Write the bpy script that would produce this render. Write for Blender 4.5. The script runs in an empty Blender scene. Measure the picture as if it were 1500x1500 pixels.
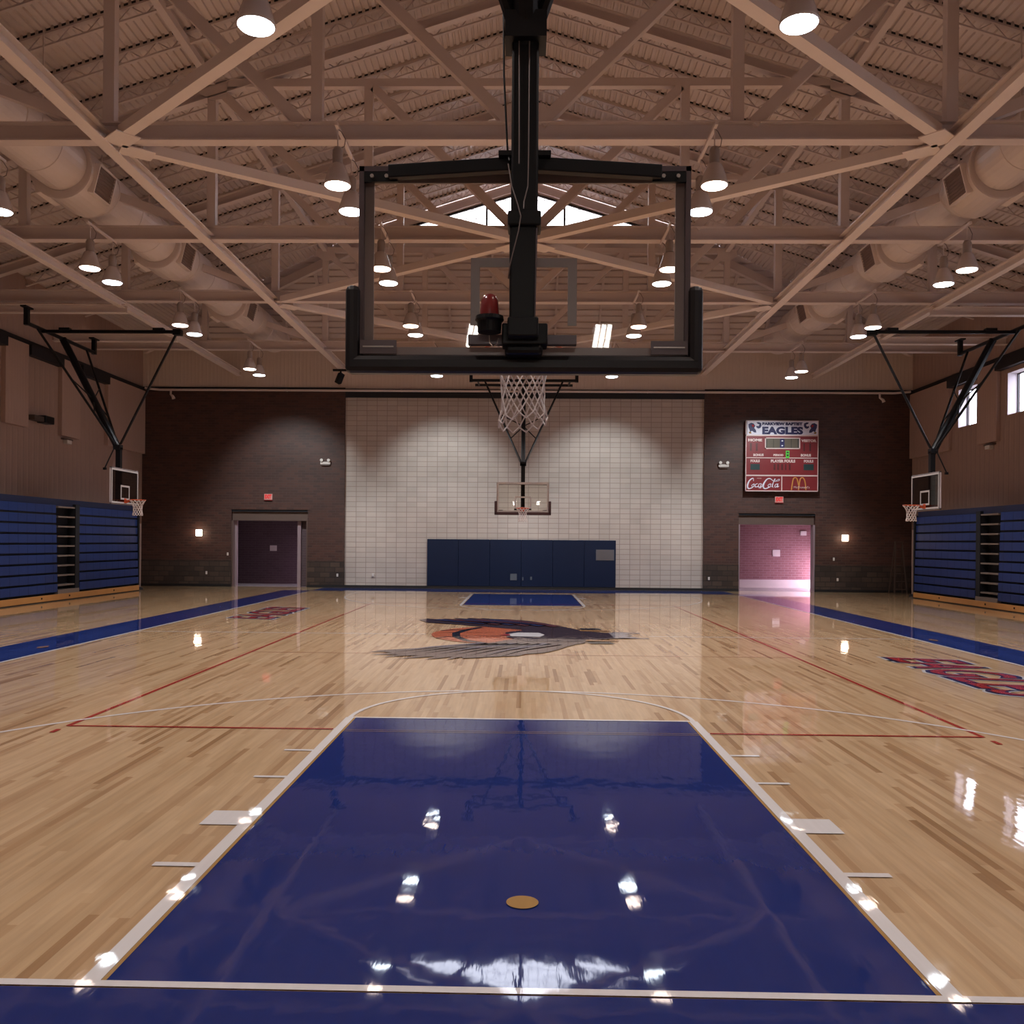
import bpy, bmesh, math, random
from mathutils import Vector, Matrix
random.seed(7)
S = bpy.context.scene
COL = S.collection
V = Vector
PI = math.pi
FT = 0.3048

# ------------------------------------------------------------------ materials
def srgb(r, g, b):
    def f(c):
        c /= 255.0
        return c/12.92 if c <= 0.04045 else ((c+0.055)/1.055)**2.4
    return (f(r), f(g), f(b), 1.0)

def new_mat(name):
    m = bpy.data.materials.new(name); m.use_nodes = True
    nt = m.node_tree
    return m, nt, nt.nodes['Principled BSDF']

def N(nt, t, **kw):
    n = nt.nodes.new(t)
    for k, v in kw.items(): setattr(n, k, v)
    return n

def math_node(nt, op, a, b=None):
    n = N(nt, 'ShaderNodeMath', operation=op)
    for i, v in enumerate((a, b)):
        if v is None: continue
        if isinstance(v, (int, float)): n.inputs[i].default_value = v
        else: nt.links.new(v, n.inputs[i])
    return n.outputs[0]

def paint(name, col, rough=0.5, metal=0.0, vary=0.08, scale=3.0, bump=0.0, spec=0.5, coat=0.0):
    """plain painted surface with a little procedural tone variation"""
    m, nt, b = new_mat(name)
    b.inputs['Roughness'].default_value = rough
    b.inputs['Metallic'].default_value = metal
    b.inputs['Specular IOR Level'].default_value = spec
    b.inputs['Coat Weight'].default_value = coat
    tc = N(nt, 'ShaderNodeNewGeometry')
    no = N(nt, 'ShaderNodeTexNoise'); no.inputs['Scale'].default_value = scale
    no.inputs['Detail'].default_value = 4
    nt.links.new(tc.outputs['Position'], no.inputs['Vector'])
    mx = N(nt, 'ShaderNodeMix', data_type='RGBA')
    c = V(col[:3])
    mx.inputs[6].default_value = (*(c*(1-vary)), 1)
    mx.inputs[7].default_value = (*(c*(1+vary)), 1)
    nt.links.new(no.outputs['Fac'], mx.inputs[0])
    nt.links.new(mx.outputs[2], b.inputs['Base Color'])
    if bump:
        bp = N(nt, 'ShaderNodeBump'); bp.inputs['Strength'].default_value = bump
        bp.inputs['Distance'].default_value = 0.01
        n2 = N(nt, 'ShaderNodeTexNoise'); n2.inputs['Scale'].default_value = 30
        nt.links.new(tc.outputs['Position'], n2.inputs['Vector'])
        nt.links.new(n2.outputs['Fac'], bp.inputs['Height'])
        nt.links.new(bp.outputs['Normal'], b.inputs['Normal'])
    return m

def emit(name, col, strength):
    m, nt, b = new_mat(name)
    b.inputs['Base Color'].default_value = (col[0]*0.5, col[1]*0.5, col[2]*0.5, 1)
    b.inputs['Emission Color'].default_value = col
    b.inputs['Emission Strength'].default_value = strength
    return m

def brick(name, c1, c2, mortar, bw, rh, ms, offset=0.5, bump=0.3, rough=0.8, axis='X', tone=0.3, bias=0.0):
    """masonry in world position: u along axis, v along Z"""
    m, nt, b = new_mat(name)
    b.inputs['Roughness'].default_value = rough
    geo = N(nt, 'ShaderNodeNewGeometry'); sp = N(nt, 'ShaderNodeSeparateXYZ'); cb = N(nt, 'ShaderNodeCombineXYZ')
    nt.links.new(geo.outputs['Position'], sp.inputs[0])
    u = sp.outputs['X'] if axis == 'X' else sp.outputs['Y']
    nt.links.new(math_node(nt, 'ADD', u, 40.0), cb.inputs[0]); nt.links.new(sp.outputs['Z'], cb.inputs[1])
    br = N(nt, 'ShaderNodeTexBrick'); br.offset = offset
    br.inputs['Scale'].default_value = 1.0
    br.inputs['Brick Width'].default_value = bw; br.inputs['Row Height'].default_value = rh
    br.inputs['Mortar Size'].default_value = ms; br.inputs['Mortar Smooth'].default_value = 0.2
    br.inputs['Bias'].default_value = bias
    br.inputs['Color1'].default_value = c1; br.inputs['Color2'].default_value = c2; br.inputs['Mortar'].default_value = mortar
    nt.links.new(cb.outputs[0], br.inputs['Vector'])
    no = N(nt, 'ShaderNodeTexNoise'); no.inputs['Scale'].default_value = 1.3; no.inputs['Detail'].default_value = 5
    nt.links.new(geo.outputs['Position'], no.inputs['Vector'])
    mx = N(nt, 'ShaderNodeMix', data_type='RGBA', blend_type='MULTIPLY'); mx.inputs[0].default_value = tone
    nt.links.new(br.outputs['Color'], mx.inputs[6]); nt.links.new(no.outputs['Fac'], mx.inputs[7])
    nt.links.new(mx.outputs[2], b.inputs['Base Color'])
    bp = N(nt, 'ShaderNodeBump'); bp.inputs['Strength'].default_value = bump; bp.inputs['Distance'].default_value = 0.01
    bp.invert = True
    nt.links.new(br.outputs['Fac'], bp.inputs['Height']); nt.links.new(bp.outputs['Normal'], b.inputs['Normal'])
    return m

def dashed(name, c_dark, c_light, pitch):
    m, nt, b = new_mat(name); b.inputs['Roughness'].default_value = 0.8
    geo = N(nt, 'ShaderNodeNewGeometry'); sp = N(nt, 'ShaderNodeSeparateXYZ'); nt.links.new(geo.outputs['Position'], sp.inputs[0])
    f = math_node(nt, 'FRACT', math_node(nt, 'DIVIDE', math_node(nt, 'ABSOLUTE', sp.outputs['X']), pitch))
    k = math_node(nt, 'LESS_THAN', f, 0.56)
    # dark dashes paint the shade of open flutes, left out along some stretches
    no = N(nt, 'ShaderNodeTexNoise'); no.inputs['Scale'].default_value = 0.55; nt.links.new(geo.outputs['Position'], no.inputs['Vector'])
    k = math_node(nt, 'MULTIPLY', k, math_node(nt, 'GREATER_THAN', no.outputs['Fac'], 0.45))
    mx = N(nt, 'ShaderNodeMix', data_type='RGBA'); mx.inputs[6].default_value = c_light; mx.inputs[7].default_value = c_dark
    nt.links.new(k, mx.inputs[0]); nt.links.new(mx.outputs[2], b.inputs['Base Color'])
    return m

def ribbed(name, col, axis='Y', pitch=0.3, rough=0.6, vary=0.05, strength=0.5):
    """painted ribbed sheet: shallow vertical ribs as bump"""
    m, nt, b = new_mat(name)
    b.inputs['Roughness'].default_value = rough
    geo = N(nt, 'ShaderNodeNewGeometry'); sp = N(nt, 'ShaderNodeSeparateXYZ')
    nt.links.new(geo.outputs['Position'], sp.inputs[0])
    a = math_node(nt, 'DIVIDE', sp.outputs[axis], pitch)
    f = math_node(nt, 'FRACT', math_node(nt, 'ADD', a, 400.0))
    t = math_node(nt, 'ABSOLUTE', math_node(nt, 'SUBTRACT', f, 0.5))
    r = N(nt, 'ShaderNodeMapRange'); r.inputs[1].default_value = 0.30; r.inputs[2].default_value = 0.42
    nt.links.new(t, r.inputs[0])
    bp = N(nt, 'ShaderNodeBump'); bp.inputs['Strength'].default_value = strength; bp.inputs['Distance'].default_value = 0.03
    nt.links.new(r.outputs[0], bp.inputs['Height']); nt.links.new(bp.outputs['Normal'], b.inputs['Normal'])
    no = N(nt, 'ShaderNodeTexNoise'); no.inputs['Scale'].default_value = 0.8
    nt.links.new(geo.outputs['Position'], no.inputs['Vector'])
    mx = N(nt, 'ShaderNodeMix', data_type='RGBA'); c = V(col[:3])
    mx.inputs[6].default_value = (*(c*(1-vary)), 1); mx.inputs[7].default_value = (*(c*(1+vary)), 1)
    nt.links.new(no.outputs['Fac'], mx.inputs[0]); nt.links.new(mx.outputs[2], b.inputs['Base Color'])
    return m

def floor_bump(nt, b, strength=1.0):
    """the gentle unevenness of the varnished boards, shared by wood and painted areas"""
    geo = N(nt, 'ShaderNodeNewGeometry')
    mp = N(nt, 'ShaderNodeMapping'); mp.inputs['Scale'].default_value = (1.0, 0.6, 1.0)
    nt.links.new(geo.outputs['Position'], mp.inputs[0])
    n1 = N(nt, 'ShaderNodeTexNoise'); n1.inputs['Scale'].default_value = 3.2; n1.inputs['Detail'].default_value = 2
    nt.links.new(mp.outputs[0], n1.inputs['Vector'])
    mp2 = N(nt, 'ShaderNodeMapping'); mp2.inputs['Scale'].default_value = (16.0, 2.2, 1.0)
    nt.links.new(geo.outputs['Position'], mp2.inputs[0])
    n2 = N(nt, 'ShaderNodeTexNoise'); n2.inputs['Scale'].default_value = 1.0; n2.inputs['Detail'].default_value = 3
    nt.links.new(mp2.outputs[0], n2.inputs['Vector'])
    h = math_node(nt, 'ADD', math_node(nt, 'MULTIPLY', n1.outputs['Fac'], 1.0), math_node(nt, 'MULTIPLY', n2.outputs['Fac'], 0.22))
    bp = N(nt, 'ShaderNodeBump'); bp.inputs['Strength'].default_value = 0.5*strength; bp.inputs['Distance'].default_value = 0.0035
    nt.links.new(h, bp.inputs['Height'])
    nt.links.new(bp.outputs['Normal'], b.inputs['Coat Normal'])
    return bp

def maple():
    m, nt, b = new_mat('maple_strip_floor')
    geo = N(nt, 'ShaderNodeNewGeometry'); sp = N(nt, 'ShaderNodeSeparateXYZ')
    nt.links.new(geo.outputs['Position'], sp.inputs[0])
    W, Ln = 0.057, 1.25
    row = math_node(nt, 'FLOOR', math_node(nt, 'DIVIDE', sp.outputs['X'], W))
    wn = N(nt, 'ShaderNodeTexWhiteNoise', noise_dimensions='1D'); nt.links.new(row, wn.inputs['W'])
    yy = math_node(nt, 'ADD', math_node(nt, 'DIVIDE', sp.outputs['Y'], Ln), math_node(nt, 'MULTIPLY', wn.outputs['Value'], 17.3))
    col = math_node(nt, 'FLOOR', yy)
    cb = N(nt, 'ShaderNodeCombineXYZ'); nt.links.new(row, cb.inputs[0]); nt.links.new(col, cb.inputs[1])
    w2 = N(nt, 'ShaderNodeTexWhiteNoise', noise_dimensions='2D'); nt.links.new(cb.outputs[0], w2.inputs['Vector'])
    # a fraction of boards is clearly darker heartwood
    rp = N(nt, 'ShaderNodeValToRGB'); e = rp.color_ramp.elements
    e[0].position = 0.0; e[0].color = (0.60, 0.42, 0.245, 1)
    e[1].position = 1.0; e[1].color = (0.33, 0.185, 0.082, 1)
    x = rp.color_ramp.elements.new(0.55); x.color = (0.545, 0.37, 0.205, 1)
    x = rp.color_ramp.elements.new(0.84); x.color = (0.495, 0.32, 0.17, 1)
    x = rp.color_ramp.elements.new(0.93); x.color = (0.43, 0.26, 0.13, 1)
    nt.links.new(w2.outputs['Value'], rp.inputs[0])
    # grain stretched along the boards
    mp = N(nt, 'ShaderNodeMapping'); mp.inputs['Scale'].default_value = (30.0, 1.6, 1.0)
    nt.links.new(geo.outputs['Position'], mp.inputs[0])
    g = N(nt, 'ShaderNodeTexNoise'); g.inputs['Scale'].default_value = 1.0; g.inputs['Detail'].default_value = 5
    nt.links.new(mp.outputs[0], g.inputs['Vector'])
    gr = N(nt, 'ShaderNodeMapRange'); gr.inputs[1].default_value = 0.25; gr.inputs[2].default_value = 0.75
    gr.inputs[3].default_value = 0.86; gr.inputs[4].default_value = 1.1
    nt.links.new(g.outputs['Fac'], gr.inputs[0])
    mx = N(nt, 'ShaderNodeMix', data_type='RGBA', blend_type='MULTIPLY'); mx.inputs[0].default_value = 1.0
    nt.links.new(rp.outputs['Color'], mx.inputs[6]); nt.links.new(gr.outputs[0], mx.inputs[7])
    nt.links.new(mx.outputs[2], b.inputs['Base Color'])
    b.inputs['Roughness'].default_value = 0.45
    b.inputs['Specular IOR Level'].default_value = 0.12
    b.inputs['Coat Weight'].default_value = 1.0
    b.inputs['Coat Roughness'].default_value = 0.034
    b.inputs['Coat IOR'].default_value = 1.45
    floor_bump(nt, b)
    return m

def court_paint(name, col):
    m, nt, b = new_mat(name)
    geo = N(nt, 'ShaderNodeNewGeometry')
    mp = N(nt, 'ShaderNodeMapping'); mp.inputs['Scale'].default_value = (18.0, 0.8, 1.0)
    nt.links.new(geo.outputs['Position'], mp.inputs[0])
    g = N(nt, 'ShaderNodeTexNoise'); g.inputs['Scale'].default_value = 1.0
    nt.links.new(mp.outputs[0], g.inputs['Vector'])
    mx = N(nt, 'ShaderNodeMix', data_type='RGBA'); c = V(col[:3])
    mx.inputs[6].default_value = (*(c*0.92), 1); mx.inputs[7].default_value = (*(c*1.08), 1)
    nt.links.new(g.outputs['Fac'], mx.inputs[0]); nt.links.new(mx.outputs[2], b.inputs['Base Color'])
    b.inputs['Roughness'].default_value = 0.5
    b.inputs['Specular IOR Level'].default_value = 0.0
    b.inputs['Coat IOR'].default_value = 1.42; b.inputs['Coat Weight'].default_value = 1.0; b.inputs['Coat Roughness'].default_value = 0.034
    floor_bump(nt, b)
    return m

def glass(name, tint, gloss=0.06):
    """thin pane: straight-through light with a Fresnel reflection"""
    m = bpy.data.materials.new(name); m.use_nodes = True; nt = m.node_tree
    nt.nodes.clear()
    out = N(nt, 'ShaderNodeOutputMaterial'); tr = N(nt, 'ShaderNodeBsdfTransparent'); gl = N(nt, 'ShaderNodeBsdfGlossy')
    gl.inputs['Roughness'].default_value = 0.004
    tr.inputs['Color'].default_value = tint
    lw = N(nt, 'ShaderNodeFresnel'); lw.inputs['IOR'].default_value = 1.45
    mx = N(nt, 'ShaderNodeMixShader')
    gg = N(nt, 'ShaderNodeNewGeometry')      # only the entering surface of the pane reflects
    fac = math_node(nt, 'MULTIPLY', lw.outputs[0], math_node(nt, 'SUBTRACT', 1.0, gg.outputs['Backfacing']))
    nt.links.new(fac, mx.inputs[0]); nt.links.new(tr.outputs[0], mx.inputs[1]); nt.links.new(gl.outputs[0], mx.inputs[2])
    nt.links.new(mx.outputs[0], out.inputs[0])
    return m

M = {}
M['maple'] = maple()
M['blue_paint'] = court_paint('court_blue', (0.013, 0.030, 0.160, 1))
M['white_line'] = court_paint('court_white', (0.72, 0.70, 0.70, 1))
M['red_line'] = court_paint('court_red', (0.36, 0.035, 0.03, 1))
M['tan_dot'] = court_paint('court_tan', (0.40, 0.24, 0.09, 1))
M['feather'] = court_paint('emblem_feather', (0.042, 0.024, 0.026, 1))
M['feather_grey'] = court_paint('emblem_feather_grey', (0.095, 0.058, 0.048, 1))
M['ball_orange'] = court_paint('emblem_ball', (0.44, 0.12, 0.05, 1))
M['emblem_black'] = court_paint('emblem_black', (0.010, 0.009, 0.012, 1))
M['emblem_white'] = court_paint('emblem_white', (0.60, 0.60, 0.62, 1))
M['eagle_maroon'] = court_paint('emblem_maroon', (0.10, 0.03, 0.03, 1))
M['tail_grey'] = court_paint('emblem_tail_grey', (0.26, 0.24, 0.25, 1))
M['emblem_gold'] = court_paint('emblem_gold', (0.30, 0.15, 0.05, 1))
M['emblem_navy'] = court_paint('emblem_navy', (0.025, 0.028, 0.085, 1))
M['emblem_red'] = court_paint('emblem_red', (0.33, 0.035, 0.04, 1))
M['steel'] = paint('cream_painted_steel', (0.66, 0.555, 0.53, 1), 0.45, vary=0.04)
M['steel_lit'] = paint('pale_painted_steel', (0.76, 0.65, 0.61, 1), 0.45, vary=0.04)  # lighter copy of the cream steel, its lit look put into the colour
M['joist'] = paint('cream_joist_steel', (0.60, 0.50, 0.475, 1), 0.5, vary=0.06)
M['deck'] = paint('cream_roof_deck', (0.62, 0.52, 0.495, 1), 0.55, vary=0.06, scale=1.2)
M['gap'] = paint('dark_flute_gap', (0.02, 0.016, 0.016, 1), 0.9)
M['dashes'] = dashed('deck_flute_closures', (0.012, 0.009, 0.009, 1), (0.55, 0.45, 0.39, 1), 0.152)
M['duct'] = paint('painted_duct', (0.66, 0.56, 0.53, 1), 0.4, vary=0.05)
M['grille'] = paint('duct_grille', (0.22, 0.15, 0.13, 1), 0.6)
M['wall_side'] = ribbed('side_wall_sheet', (0.37, 0.245, 0.20, 1), 'Y', 0.30, strength=0.35)
M['wall_panel'] = ribbed('acoustic_panel_sheet', (0.42, 0.28, 0.23, 1), 'Y', 0.15, strength=0.25)
M['gable_sheet'] = ribbed('end_wall_sheet', (0.62, 0.50, 0.43, 1), 'X', 0.15, strength=0.25)
M['block'] = brick('pale_block_wall', (0.56, 0.47, 0.42, 1), (0.50, 0.42, 0.375, 1), (0.33, 0.25, 0.225, 1), 0.406, 0.203, 0.011, 0.0, 0.4, 0.7, tone=0.2)
M['brick'] = brick('dark_brown_brick', (0.100, 0.038, 0.027, 1), (0.058, 0.024, 0.019, 1), (0.085, 0.047, 0.040, 1), 0.305, 0.1, 0.011, 0.5, 0.5, 0.6, tone=0.35)
M['stone'] = brick('rough_block_base', (0.105, 0.066, 0.050, 1), (0.056, 0.036, 0.029, 1), (0.04, 0.03, 0.026, 1), 0.406, 0.203, 0.012, 0.5, 1.0, 0.9, tone=0.6)
M['corr_brick'] = brick('corridor_brick', (0.34, 0.15, 0.16, 1), (0.28, 0.12, 0.13, 1), (0.38, 0.22, 0.23, 1), 0.305, 0.1, 0.011, 0.5, 0.3, 0.7)  # right passage brick with its pinkish daylight put into the colour
M['corr_dark'] = brick('corridor_brick_dark', (0.12, 0.075, 0.09, 1), (0.10, 0.06, 0.075, 1), (0.14, 0.10, 0.11, 1), 0.305, 0.1, 0.011, 0.5, 0.3, 0.7)  # darker copy of that brick, the left passage's shade in its colour
M['header'] = paint('door_header_panel', (0.11, 0.070, 0.058, 1), 0.6)
M['jamb'] = paint('pale_jamb', (0.30, 0.22, 0.25, 1), 0.6)
M['black_base'] = paint('black_rubber_base', (0.008, 0.007, 0.009, 1), 0.6)
M['black'] = paint('black_painted_steel', (0.0045, 0.0045, 0.006, 1), 0.42, vary=0.2, spec=0.25)
M['dark_trim'] = paint('dark_trim', (0.006, 0.005, 0.008, 1), 0.6)
M['pad'] = paint('dark_foam_pad', (0.012, 0.011, 0.014, 1), 0.42, vary=0.3, scale=6, spec=0.4)
M['pad_top'] = paint('maroon_foam_pad', (0.07, 0.032, 0.035, 1), 0.5)
M['board_frame'] = paint('backboard_frame_dark', (0.085, 0.060, 0.068, 1), 0.4)
M['white_frame'] = paint('backboard_frame_white', (0.60, 0.55, 0.58, 1), 0.4)
M['frit'] = paint('painted_glass_border', (0.235, 0.185, 0.175, 1), 0.3)
M['frit_white'] = paint('white_glass_border', (0.55, 0.52, 0.52, 1), 0.3)
M['bracket'] = paint('steel_bracket', (0.12, 0.10, 0.11, 1), 0.4, metal=0.3)
M['zinc'] = paint('zinc_bolt', (0.5, 0.45, 0.42, 1), 0.35, metal=0.8)
M['cable'] = paint('grey_cable', (0.16, 0.12, 0.11, 1), 0.5)
M['orange'] = paint('orange_rim_paint', (0.62, 0.10, 0.03, 1), 0.4)
M['net'] = paint('white_net_cord', (0.74, 0.66, 0.64, 1), 0.8)
M['beacon'] = paint('red_beacon_lens', (0.20, 0.012, 0.014, 1), 0.3, coat=0.5)
M['blue_seat'] = paint('blue_bleacher', (0.006, 0.030, 0.155, 1), 0.5, vary=0.14, scale=1.6)
M['blue_dark'] = paint('dark_blue_bleacher', (0.007, 0.015, 0.055, 1), 0.5, vary=0.1)  # darker blue carries the shade on the top board; seams share it
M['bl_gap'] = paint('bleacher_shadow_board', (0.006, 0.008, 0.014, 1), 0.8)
M['tread'] = paint('grey_tread', (0.20, 0.16, 0.14, 1), 0.6)
M['skirt'] = paint('varnished_kickboard', (0.52, 0.25, 0.075, 1), 0.35, vary=0.12)
M['wall_pad'] = paint('navy_wall_pad', (0.0035, 0.010, 0.036, 1), 0.55, vary=0.1, spec=0.3)
M['vent'] = paint('pad_vent', (0.10, 0.11, 0.13, 1), 0.6)
M['white'] = paint('white_plastic', (0.66, 0.60, 0.57, 1), 0.5)
M['post'] = paint('pale_post', (0.30, 0.21, 0.18, 1), 0.5)
M['ladder'] = paint('dull_ladder', (0.07, 0.045, 0.035, 1), 0.6)
M['sb_red'] = paint('scoreboard_red', (0.20, 0.014, 0.018, 1), 0.45)
M['sb_white'] = paint('scoreboard_white', (0.72, 0.68, 0.78, 1), 0.5, vary=0.02)
M['sb_cream'] = paint('scoreboard_lettering', (0.70, 0.52, 0.50, 1), 0.5, vary=0.02)
M['sb_navy'] = paint('scoreboard_navy', (0.018, 0.014, 0.085, 1), 0.5)
M['sb_screen'] = paint('scoreboard_display', (0.12, 0.095, 0.07, 1), 0.35)
M['sb_dark'] = paint('scoreboard_digit', (0.02, 0.022, 0.02, 1), 0.4)
M['sb_teal'] = paint('scoreboard_teal', (0.018, 0.04, 0.04, 1), 0.4)
M['sb_dred'] = paint('scoreboard_dark_red', (0.085, 0.012, 0.012, 1), 0.4)
M['sb_yellow'] = paint('scoreboard_yellow', (0.55, 0.23, 0.05, 1), 0.5)
M['sb_green'] = emit('scoreboard_green_digit', (0.10, 0.6, 0.06, 1), 0.30)
M['exit'] = emit('exit_sign_face', (0.9, 0.5, 0.45, 1), 0.12)
M['exit_red'] = emit('exit_sign_letters', (0.8, 0.03, 0.03, 1), 0.5)
M['sconce'] = emit('wall_light_lens', (1.0, 0.82, 0.62, 1), 9.0)
M['lens_warm'] = emit('lamp_lens_warm', (1.0, 0.80, 0.68, 1), 13.0)
M['lens_cool'] = emit('lamp_lens_cool', (0.82, 0.92, 1.0, 1), 16.0)
M['shade'] = paint('prismatic_reflector', (0.55, 0.47, 0.45, 1), 0.25)
M['housing'] = paint('lamp_housing', (0.33, 0.27, 0.25, 1), 0.4)
M['tube'] = emit('fluorescent_tube', (1.0, 0.98, 0.92, 1), 45.0)
M['glass_bb'] = glass('backboard_glass', (0.93, 0.90, 0.86, 1))
M['glass_side'] = glass('side_backboard_glass', (0.42, 0.40, 0.38, 1))
M['glass_win'] = glass('window_glass', (0.97, 0.98, 1.0, 1))
M['muntin'] = paint('window_muntin', (0.33, 0.28, 0.30, 1), 0.5)
M['window_frame'] = paint('dark_window_frame', (0.03, 0.022, 0.026, 1), 0.5)
M['reveal'] = paint('window_reveal', (0.62, 0.55, 0.58, 1), 0.6)
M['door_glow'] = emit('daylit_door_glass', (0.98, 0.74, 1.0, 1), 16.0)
M['ground'] = paint('outside_ground', (0.3, 0.3, 0.3, 1), 0.9)
M['corr_floor'] = paint('corridor_floor', (0.40, 0.33, 0.36, 1), 0.25)

# ------------------------------------------------------------------ mesh builder
class MB:
    def __init__(s): s.v = []; s.f = []
    def quad(s, a, b, c, d):
        n = len(s.v); s.v += [V(a), V(b), V(c), V(d)]; s.f.append((n, n+1, n+2, n+3)); return s
    def poly(s, pts):
        n = len(s.v); s.v += [V(p) for p in pts]; s.f.append(tuple(range(n, n+len(pts)))); return s
    def box(s, x0, x1, y0, y1, z0, z1):
        if x0 > x1: x0, x1 = x1, x0
        if y0 > y1: y0, y1 = y1, y0
        if z0 > z1: z0, z1 = z1, z0
        n = len(s.v)
        s.v += [V(p) for p in ((x0,y0,z0),(x1,y0,z0),(x1,y1,z0),(x0,y1,z0),(x0,y0,z1),(x1,y0,z1),(x1,y1,z1),(x0,y1,z1))]
        for f in ((0,3,2,1),(4,5,6,7),(0,1,5,4),(1,2,6,5),(2,3,7,6),(3,0,4,7)): s.f.append(tuple(n+i for i in f))
        return s
    def beam(s, p, q, w, h, up=(0,0,1), off=(0,0)):
        """box from p to q, w across, h along up"""
        p, q = V(p), V(q); d = (q-p).normalized(); u = V(up)
        if abs(d.dot(u)) > 0.98: u = V((0,1,0))
        r = d.cross(u).normalized(); u = r.cross(d).normalized()
        o = r*off[0] + u*off[1]
        n = len(s.v)
        for e in (p, q):
            for a, b in ((-1,-1),(1,-1),(1,1),(-1,1)): s.v.append(e+o+r*(a*w/2)+u*(b*h/2))
        for f in ((0,3,2,1),(4,5,6,7),(0,1,5,4),(1,2,6,5),(2,3,7,6),(3,0,4,7)): s.f.append(tuple(n+i for i in f))
        return s
    def ibeam(s, p, q, w, h, tf=0.025, tw=0.02, up=(0,0,1)):
        s.beam(p, q, w, tf, up, (0, h/2-tf/2)); s.beam(p, q, w, tf, up, (0, -h/2+tf/2)); s.beam(p, q, tw, h-2*tf, up)
        return s
    def tube(s, pts, r, n=8, cap=True):
        pts = [V(p) for p in pts]; rr = r if isinstance(r, (list, tuple)) else [r]*len(pts)
        base = len(s.v); pu = None
        for i, p in enumerate(pts):
            d = (pts[min(i+1, len(pts)-1)] - pts[max(i-1, 0)]).normalized()
            u = pu if pu is not None else (V((0,0,1)) if abs(d.z) < 0.9 else V((1,0,0)))
            x = d.cross(u)
            if x.length < 1e-4: x = d.cross(V((0.3,0.9,0.1)))
            x.normalize(); y = x.cross(d).normalized(); pu = y
            for k in range(n):
                a = 2*PI*k/n; s.v.append(p + x*math.cos(a)*rr[i] + y*math.sin(a)*rr[i])
        for i in range(len(pts)-1):
            for k in range(n):
                a = base+i*n+k; b = base+i*n+(k+1) % n
                s.f.append((a, b, b+n, a+n))
        if cap:
            s.f.append(tuple(base+k for k in range(n-1, -1, -1))); e = base+(len(pts)-1)*n
            s.f.append(tuple(e+k for k in range(n)))
        return s
    def lathe(s, prof, c=(0,0,0), n=24, axis='Z', arc=None):
        """prof: (radius, height) list"""
        base = len(s.v); c = V(c)
        for r, h in prof:
            for k in range(n):
                a = 2*PI*k/n
                if axis == 'Z': s.v.append(c+V((r*math.cos(a), r*math.sin(a), h)))
                else: s.v.append(c+V((r*math.cos(a), h, r*math.sin(a))))
        for i in range(len(prof)-1):
            for k in range(n):
                a = base+i*n+k; b = base+i*n+(k+1) % n
                s.f.append((a, b, b+n, a+n) if axis == 'Z' else (a, a+n, b+n, b))
        return s
    def prism(s, pts, h):
        """flat outline extruded by vector h"""
        h = V(h); n = len(s.v); k = len(pts)
        s.v += [V(p) for p in pts] + [V(p)+h for p in pts]
        s.f.append(tuple(range(n+k-1, n-1, -1))); s.f.append(tuple(range(n+k, n+2*k)))
        for i in range(k):
            j = (i+1) % k; s.f.append((n+i, n+j, n+k+j, n+k+i))
        return s
    def build(s, name, mat, parent=None, smooth=False, bevel=0.0, world=None, fix=True):
        off = V((0,0,0))
        if parent is not None and world is None:
            p = parent
            while p.parent: p = p.parent
            off = p.location
            if p.get('_local'): off = V((0,0,0))
        me = bpy.data.meshes.new(name)
        me.from_pydata([tuple(v-off) for v in s.v], [], s.f); me.update()
        if fix:
            bm = bmesh.new(); bm.from_mesh(me); bmesh.ops.recalc_face_normals(bm, faces=bm.faces); bm.to_mesh(me); bm.free()
        if smooth:
            for p in me.polygons: p.use_smooth = True
        o = bpy.data.objects.new(name, me); COL.objects.link(o)
        for m_ in (mat if isinstance(mat, list) else [mat]): me.materials.append(m_)
        if parent is not None: o.parent = parent
        if bevel:
            b = o.modifiers.new('bevel', 'BEVEL'); b.width = bevel; b.segments = 2; b.limit_method = 'ANGLE'
        return o

def tag(o, label, cat, group=None, kind=None):
    if label: o['label'] = label
    if cat: o['category'] = cat
    if group: o['group'] = group
    if kind: o['kind'] = kind
    return o
def thing(name, loc, label, cat, group=None, kind=None, rotz=0.0, local=False):
    o = bpy.data.objects.new(name, None); COL.objects.link(o); o.location = loc; o.rotation_euler = (0,0,rotz)
    o.empty_display_size = 0.1
    if local: o['_local'] = 1
    return tag(o, label, cat, group, kind)
def struct(o, label, cat):
    return tag(o, label, cat, kind='structure')
def copy_tree(o, parent=None):
    c = o.copy(); COL.objects.link(c)
    if parent is not None: c.parent = parent
    for ch in list(o.children): copy_tree(ch, c)
    return c

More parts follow.
